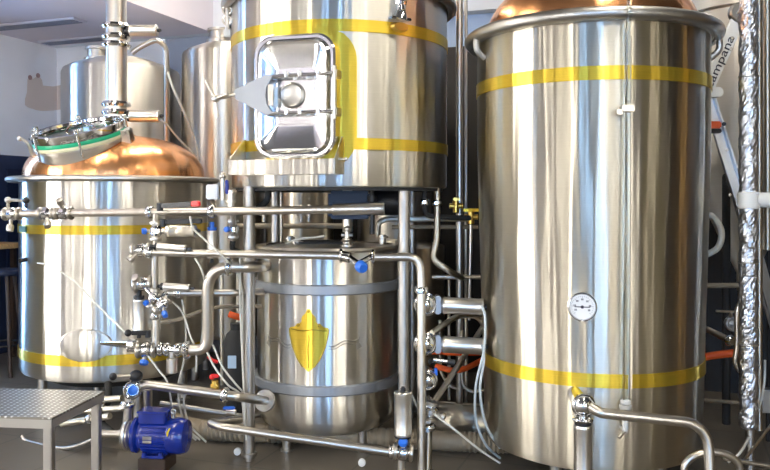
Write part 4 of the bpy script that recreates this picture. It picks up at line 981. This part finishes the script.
t = thing('folding_ladder', 'aluminium folding ladder with white writing panel, between right tank and foil pipe', 'ladder', (P(722, 0, 5.55).x, 5.55, 0))
def bar(bm, p0, p1, w, d):
    p0 = Vector(p0); p1 = Vector(p1); a = (p1-p0).normalized(); y = Vector((0, 1, 0)); x = y.cross(a).normalized(); y = a.cross(x)
    box(bm, (p0+p1)/2, (w, d, (p1-p0).length), axes=(x, y, a), bev=.004)
LD = 5.32
b = nb(); bar(b, P(742, 10, LD), P(703, 97, LD), .09, .03); link('upper_rail', b, M['white'], t, False)
b = nb(); bar(b, P(700, 70, LD+.05), P(752, 236, LD+.05), .085, .03); bar(b, P(704, 66, LD+.02), P(756, 232, LD+.02), .012, .05); link('lower_rail', b, M['alu'], t, False)
b = nb(); bar(b, P(752, 236, LD+.05), P(784, 350, LD+.2), .07, .03); link('foot_rail', b, M['alu'], t, False)
b = nb(); bar(b, P(700, 70, LD+.27), P(776, 330, LD+.40), .07, .03); link('rear_rail', b, M['alu'], t, False)
for (px, py) in ((716, 121), (729, 163), (741, 203)):
    b = nb(); cyl(b, P(px, py, LD+.06), P(px+2, py, LD+.30), .018, seg=12); link('rung', b, M['alu'], t)
b = nb(); lathe(b, [(0, -.03), (.06, -.03), (.07, -.02), (.07, .02), (.06, .03), (0, .03)], P(739, 13, LD), (0, 1, 0), 32); ball(b, P(739, 13, LD-.03), .016); link('hinge', b, M['satin'], t)
b = nb(); 
for (px, py) in ((732, 38), (731, 49), (727, 150), (730, 195)): lathe(b, [(0, 0), (.011, 0), (.011, -.008), (0, -.010)], P(px, py, LD-.02 if py < 100 else LD+.03), (0, 1, 0), 12)
link('rivet', b, M['steel'], t)
b = nb(); q = P(711, 92, LD-.05)
pts = [(q+Vector((x, 0, z))) for x, z in rrect(.085, .034, .033)]; poly_prism(b, pts, (0, .045, 0)); link('end_cap', b, M['white'], t, False)
b = nb(); ring(b, q, .001, .001, (0, 1, 0), 6, 4); b.free()
b = nb(); q = P(713, 125, LD-.01); box(b, q, (.10, .05, .048), bev=.008); link('orange_clip', b, M['orange'], t, False)
b = nb(); q = P(711, 131, LD+.01); box(b, q, (.13, .05, .03), bev=.006); cyl(b, P(724, 124, LD), P(724, 124, LD-.04), .014); link('catch', b, M['black'], t, False)
# writing on the white rail
cu = bpy.data.curves.new('writing', 'FONT'); cu.body = 'campana'; cu.size = .13; cu.align_x = 'CENTER'; cu.align_y = 'CENTER'; cu.extrude = .0008
cu.materials.append(M['ink']); tmp = bpy.data.objects.new('tmp', cu); COL.objects.link(tmp)
wme = bpy.data.meshes.new_from_object(tmp.evaluated_get(bpy.context.evaluated_depsgraph_get())); bpy.data.objects.remove(tmp)
wo = bpy.data.objects.new('writing', wme); COL.objects.link(wo); wo.parent = t
wp = P(720, 62, LD-.018); wo.location = wp-WL[t.name]
da = (P(742, 10, LD)-P(703, 97, LD)).normalized(); ang = math.atan2(da.z, da.x)
wo.rotation_euler = (PI/2, -ang, 0); wo['label'] = 'dark handwriting-like lettering along the white rail'
wo.scale = (.85, .6, 1)

# hose loop and other things right of the tank
pipe('pale thick hose looping out behind the right tank, beside the ladder', [P(700, 214, 5.3), P(712, 216, 5.25), P(721, 230, 5.2), P(719, 246, 5.2), P(708, 254, 5.25), P(698, 256, 5.3)], .021, 'hose', smooth_=True, name='hose', cat='hose')
pipe('horizontal cream pipe behind the foil pipe, upper of two right of the tank', [P(696, 285.5, 5.5), P(780, 285.5, 5.5)], .018, 'duct', fil=0)
pipe('horizontal thin cream pipe behind the foil pipe near the floor', [P(690, 399, 5.6), P(780, 406, 5.6)], .014, 'duct', fil=0)
pipe('bent steel pipe with union right of the right tank at thermometer height', [P(698, 328, 5.3), P(706, 329, 5.3), P(733, 342, 5.1)], .022, 'steel', fil=.04, clamps=[(P(730, 340.5, 5.12), P(733, 342, 5.1)-P(706, 329, 5.3))])
pipe('orange hose behind the foil pipe, right of the right tank', [P(696, 360, 5.4), P(710, 356, 5.35), P(734, 353, 5.3)], .026, 'orange', smooth_=True, name='hose', cat='hose')
o = thing('butterfly_valve', 'dim blue-grey valve with thin lever left of the foil pipe', 'valve', P(731, 323, 5.2))
b = nb(); q = P(731, 323, 5.2); ball(b, q, .045); ring(b, q+Vector((0, -.03, 0)), .04, .012, (0, 1, 0), 28, 8); link('valve_body', b, M['hoop'], o)
b = nb(); cyl(b, P(716, 311, 5.15), P(735, 312, 5.15), .008); cyl(b, P(731, 323, 5.2), P(731, 312, 5.15), .012); link('lever', b, M['steel'], o)
pipe('small steel loop bend left of the foil pipe under the orange hose', [P(742, 300, 5.0), P(737, 312, 5.0), P(737, 345, 5.0), P(735, 362, 5.0), P(742, 372, 5.0), P(748, 362, 5.05)], .016, 'steel', smooth_=True)
arc = [P(712+28*math.cos(math.radians(a)), 470-18*math.sin(math.radians(a)), 4.25) for a in range(-20, 201, 20)]
pipe('arched steel pipe at the bottom edge behind the outlet pipe bend', arc, .020, smooth_=True)
pipe('thin steel cross bar low at the right bottom edge', [P(722, 458, 4.5), P(780, 468, 4.5)], .012, fil=0)
pipe('slanting thin strut right of the foil pipe foot, lower left to upper right', [P(738, 468, 4.6), P(775, 420, 4.9)], .009, fil=0)
o = thing('control_box', 'pale grey panel box at the right edge near the floor', 'box', P(766, 410, 5.5))
b = nb(); box(b, P(768, 400, 5.5), (.13, .10, .16), bev=.006); link('case', b, M['alu'], o, False)
b = nb(); c = P(768, 412, 5.5); cyl(b, (c.x, c.y, 0), (c.x, c.y, c.z+.02), .015); link('stand', b, M['rubber'], o)

# orange hoses centre
pipe('orange hose loop behind the manifold, upper strand', [P(428, 352, 5.6), P(440, 352, 5.6), P(455, 353, 5.6), P(480, 353, 5.7)], .020, 'orange', smooth_=True, name='hose', cat='hose')
pipe('orange hose loop behind the manifold, lower sagging strand', [P(436, 366, 5.5), P(450, 370, 5.45), P(464, 369, 5.5), P(482, 360, 5.7)], .020, 'orange', smooth_=True, name='hose', cat='hose')
pipe('bright orange hose end left of the centre pole', [P(229, 314, 5.3), P(235, 316, 5.3), P(242, 318, 5.32)], .022, 'orange', smooth_=True, name='hose', cat='hose')
pipe('short red hose piece below the elbow pipe foot', [P(208, 356, 5.15), P(212, 360, 5.15), P(218, 362, 5.15)], .012, 'red', smooth_=True, name='hose', cat='hose')

# dark cylinder filter left of hop vessel
o = thing('filter_housing', 'dark upright filter housing with small blue label between the pole and elbow pipe', 'filter', P(232, 392, 5.6))
b = nb(); c = P(236, 392, 5.65); lathe(b, [(0, -c.z), (.07, -c.z), (.07, .0), (.09, .02), (.09, .36), (.07, .42), (.04, .45), (.04, .5), (0, .5)], c, (0, 0, 1), 32); link('housing', b, M['rubber'], o)
b = nb(); box(b, P(232, 362, 5.55), (.06, .01, .09), bev=.002); link('paper_label', b, mat('pale_blue_label', (.45, .6, .75), .5), o, False)
# more brown vertical clutter behind cluster
for i, (px, lab) in enumerate(((222, 'left'), (238, 'right'))):
    pipe('thin upright brownish pipe behind the elbow pipe, %s of two' % lab, [P(px, 270, 5.9), P(px, 385, 5.9)], .014, 'tank_warm', fil=0, group='brownish pipes behind the elbow')

# ------------------------------------------------------------------ thin air hoses
def hose(label, pts, r=.0065, m='hose', group=None):
    return pipe(label, pts, r, m, smooth_=True, name='air_hose', cat='hose', group=group, seg=8)
hose('thin clear hose slanting across the front of the left kettle', [P(38, 263, 5.62), P(50, 266, 5.5), P(75, 282, 5.4), P(100, 308, 5.2), P(127, 334, 5.0)])
pipe('pale bent tube arching over the exhaust pipe actuator and dropping behind it', [P(132, 53, 6.4), P(140, 47, 6.4), P(157, 39, 6.4), P(166, 47, 6.45), P(167, 70, 6.5), P(167, 170, 6.9)], .022, 'steel', fil=.1)
hose('thin white hose falling from the arched tube to behind the kettle dome', [P(167, 70, 6.5), P(173, 88, 6.5), P(183, 110, 6.6), P(195, 140, 6.8), P(200, 170, 6.9)], .010)
hose('thin white hose falling from the lower exhaust actuator', [P(158, 118, 6.3), P(166, 124, 6.35), P(180, 140, 6.7), P(200, 160, 6.9)], .008)
hose('thin hose curving from the upper pipe down to the left of the pole', [P(190, 216, 4.9), P(193, 228, 4.9), P(205, 240, 4.88), P(222, 256, 4.86), P(240, 280, 5.0), P(243, 330, 5.1), P(244, 400, 5.1)])
hose('thin hose looping down from the second pipe beside the elbow pipe', [P(195, 258, 4.9), P(203, 274, 4.9), P(206, 300, 5.1), P(203, 330, 5.1), P(200, 352, 5.05)])
hose('thin hose hanging left of the elbow pipe with a wide belly', [P(170, 300, 5.05), P(182, 312, 5.05), P(190, 335, 5.05), P(196, 352, 5.05), P(196, 372, 5.05)])
hose('thin hose running down from the spool pipe towards the pump, left strand', [P(182, 300, 5.1), P(186, 330, 5.1), P(184, 360, 5.1), P(178, 390, 5.1), P(185, 425, 5.25), P(200, 440, 5.3)])
hose('thin hose strand falling from the elbow foot to the left pole, upper', [P(207, 352, 4.95), P(215, 368, 4.95), P(228, 385, 4.97), P(241, 396, 5.03), P(244, 424, 5.05)])
hose('thin hose strand falling from the elbow foot to the left pole, lower', [P(213, 345, 4.95), P(222, 366, 4.95), P(234, 382, 4.97), P(243, 392, 5.03)])
hose('thin hose hanging straight under the blue cluster valve to the floor duct', [P(148, 356, 4.95), P(160, 372, 4.95), P(168, 384, 4.95), P(176, 420, 5.15), P(196, 440, 5.25)])
hose('thin hose arcing from the slanting pipe down behind the pump', [P(186, 392, 5.05), P(184, 405, 5.1), P(190, 425, 5.2), P(206, 442, 5.25)])
hose('tight thin hose from the thin pipe down to the elbow foot', [P(240, 258, 4.9), P(240, 300, 5.0), P(242, 350, 5.0), P(246, 440, 5.0)])
hose('pale blue hose dropping from the upper manifold actuator beside the right tank', [P(482, 306, 4.85), P(485, 318, 4.82), P(484, 350, 4.8), P(476, 385, 4.8), P(476, 420, 4.85), P(486, 445, 4.9), P(500, 458, 5.0)], .008, 'hoseb', 'pale blue hoses by the right tank')
hose('pale blue hose dropping from the lower manifold actuator beside the right tank', [P(482, 345, 4.85), P(484, 360, 4.8), P(480, 390, 4.78), P(486, 425, 4.82), P(500, 448, 4.9)], .008, 'hoseb', 'pale blue hoses by the right tank')
hose('pale hose slanting over the floor from the clamped joint to the right tank leg', [P(434, 414, 4.85), P(455, 430, 4.8), P(480, 450, 4.85), P(500, 463, 4.9)], .007)
hose('short pale hose at the top of the large upright actuator', [P(407, 394, 4.8), P(412, 396, 4.85), P(416, 404, 4.9), P(419, 410, 4.95)], .007)
hose('thin hose lying along the hop vessel lid', [P(285, 243, 5.5), P(300, 239, 5.5), P(318, 237, 5.45), P(325, 236, 5.4)], .008)
hose('thin clear hose at the right bottom corner by the foil pipe foot', [P(765, 360, 5.1), P(764, 385, 5.1), P(756, 420, 4.9), P(742, 450, 4.6), P(728, 462, 4.55)], .008)

# ------------------------------------------------------------------ world and view
w = bpy.data.worlds.new('world'); sc.world = w; w.use_nodes = True
bg = w.node_tree.nodes['Background']; bg.inputs[0].default_value = (.8, .88, 1, 1); bg.inputs[1].default_value = .6
vs = sc.view_settings; vs.view_transform = 'Standard'; vs.look = 'None'; vs.gamma = 1; vs.exposure = 0.68
vs.use_curve_mapping = False
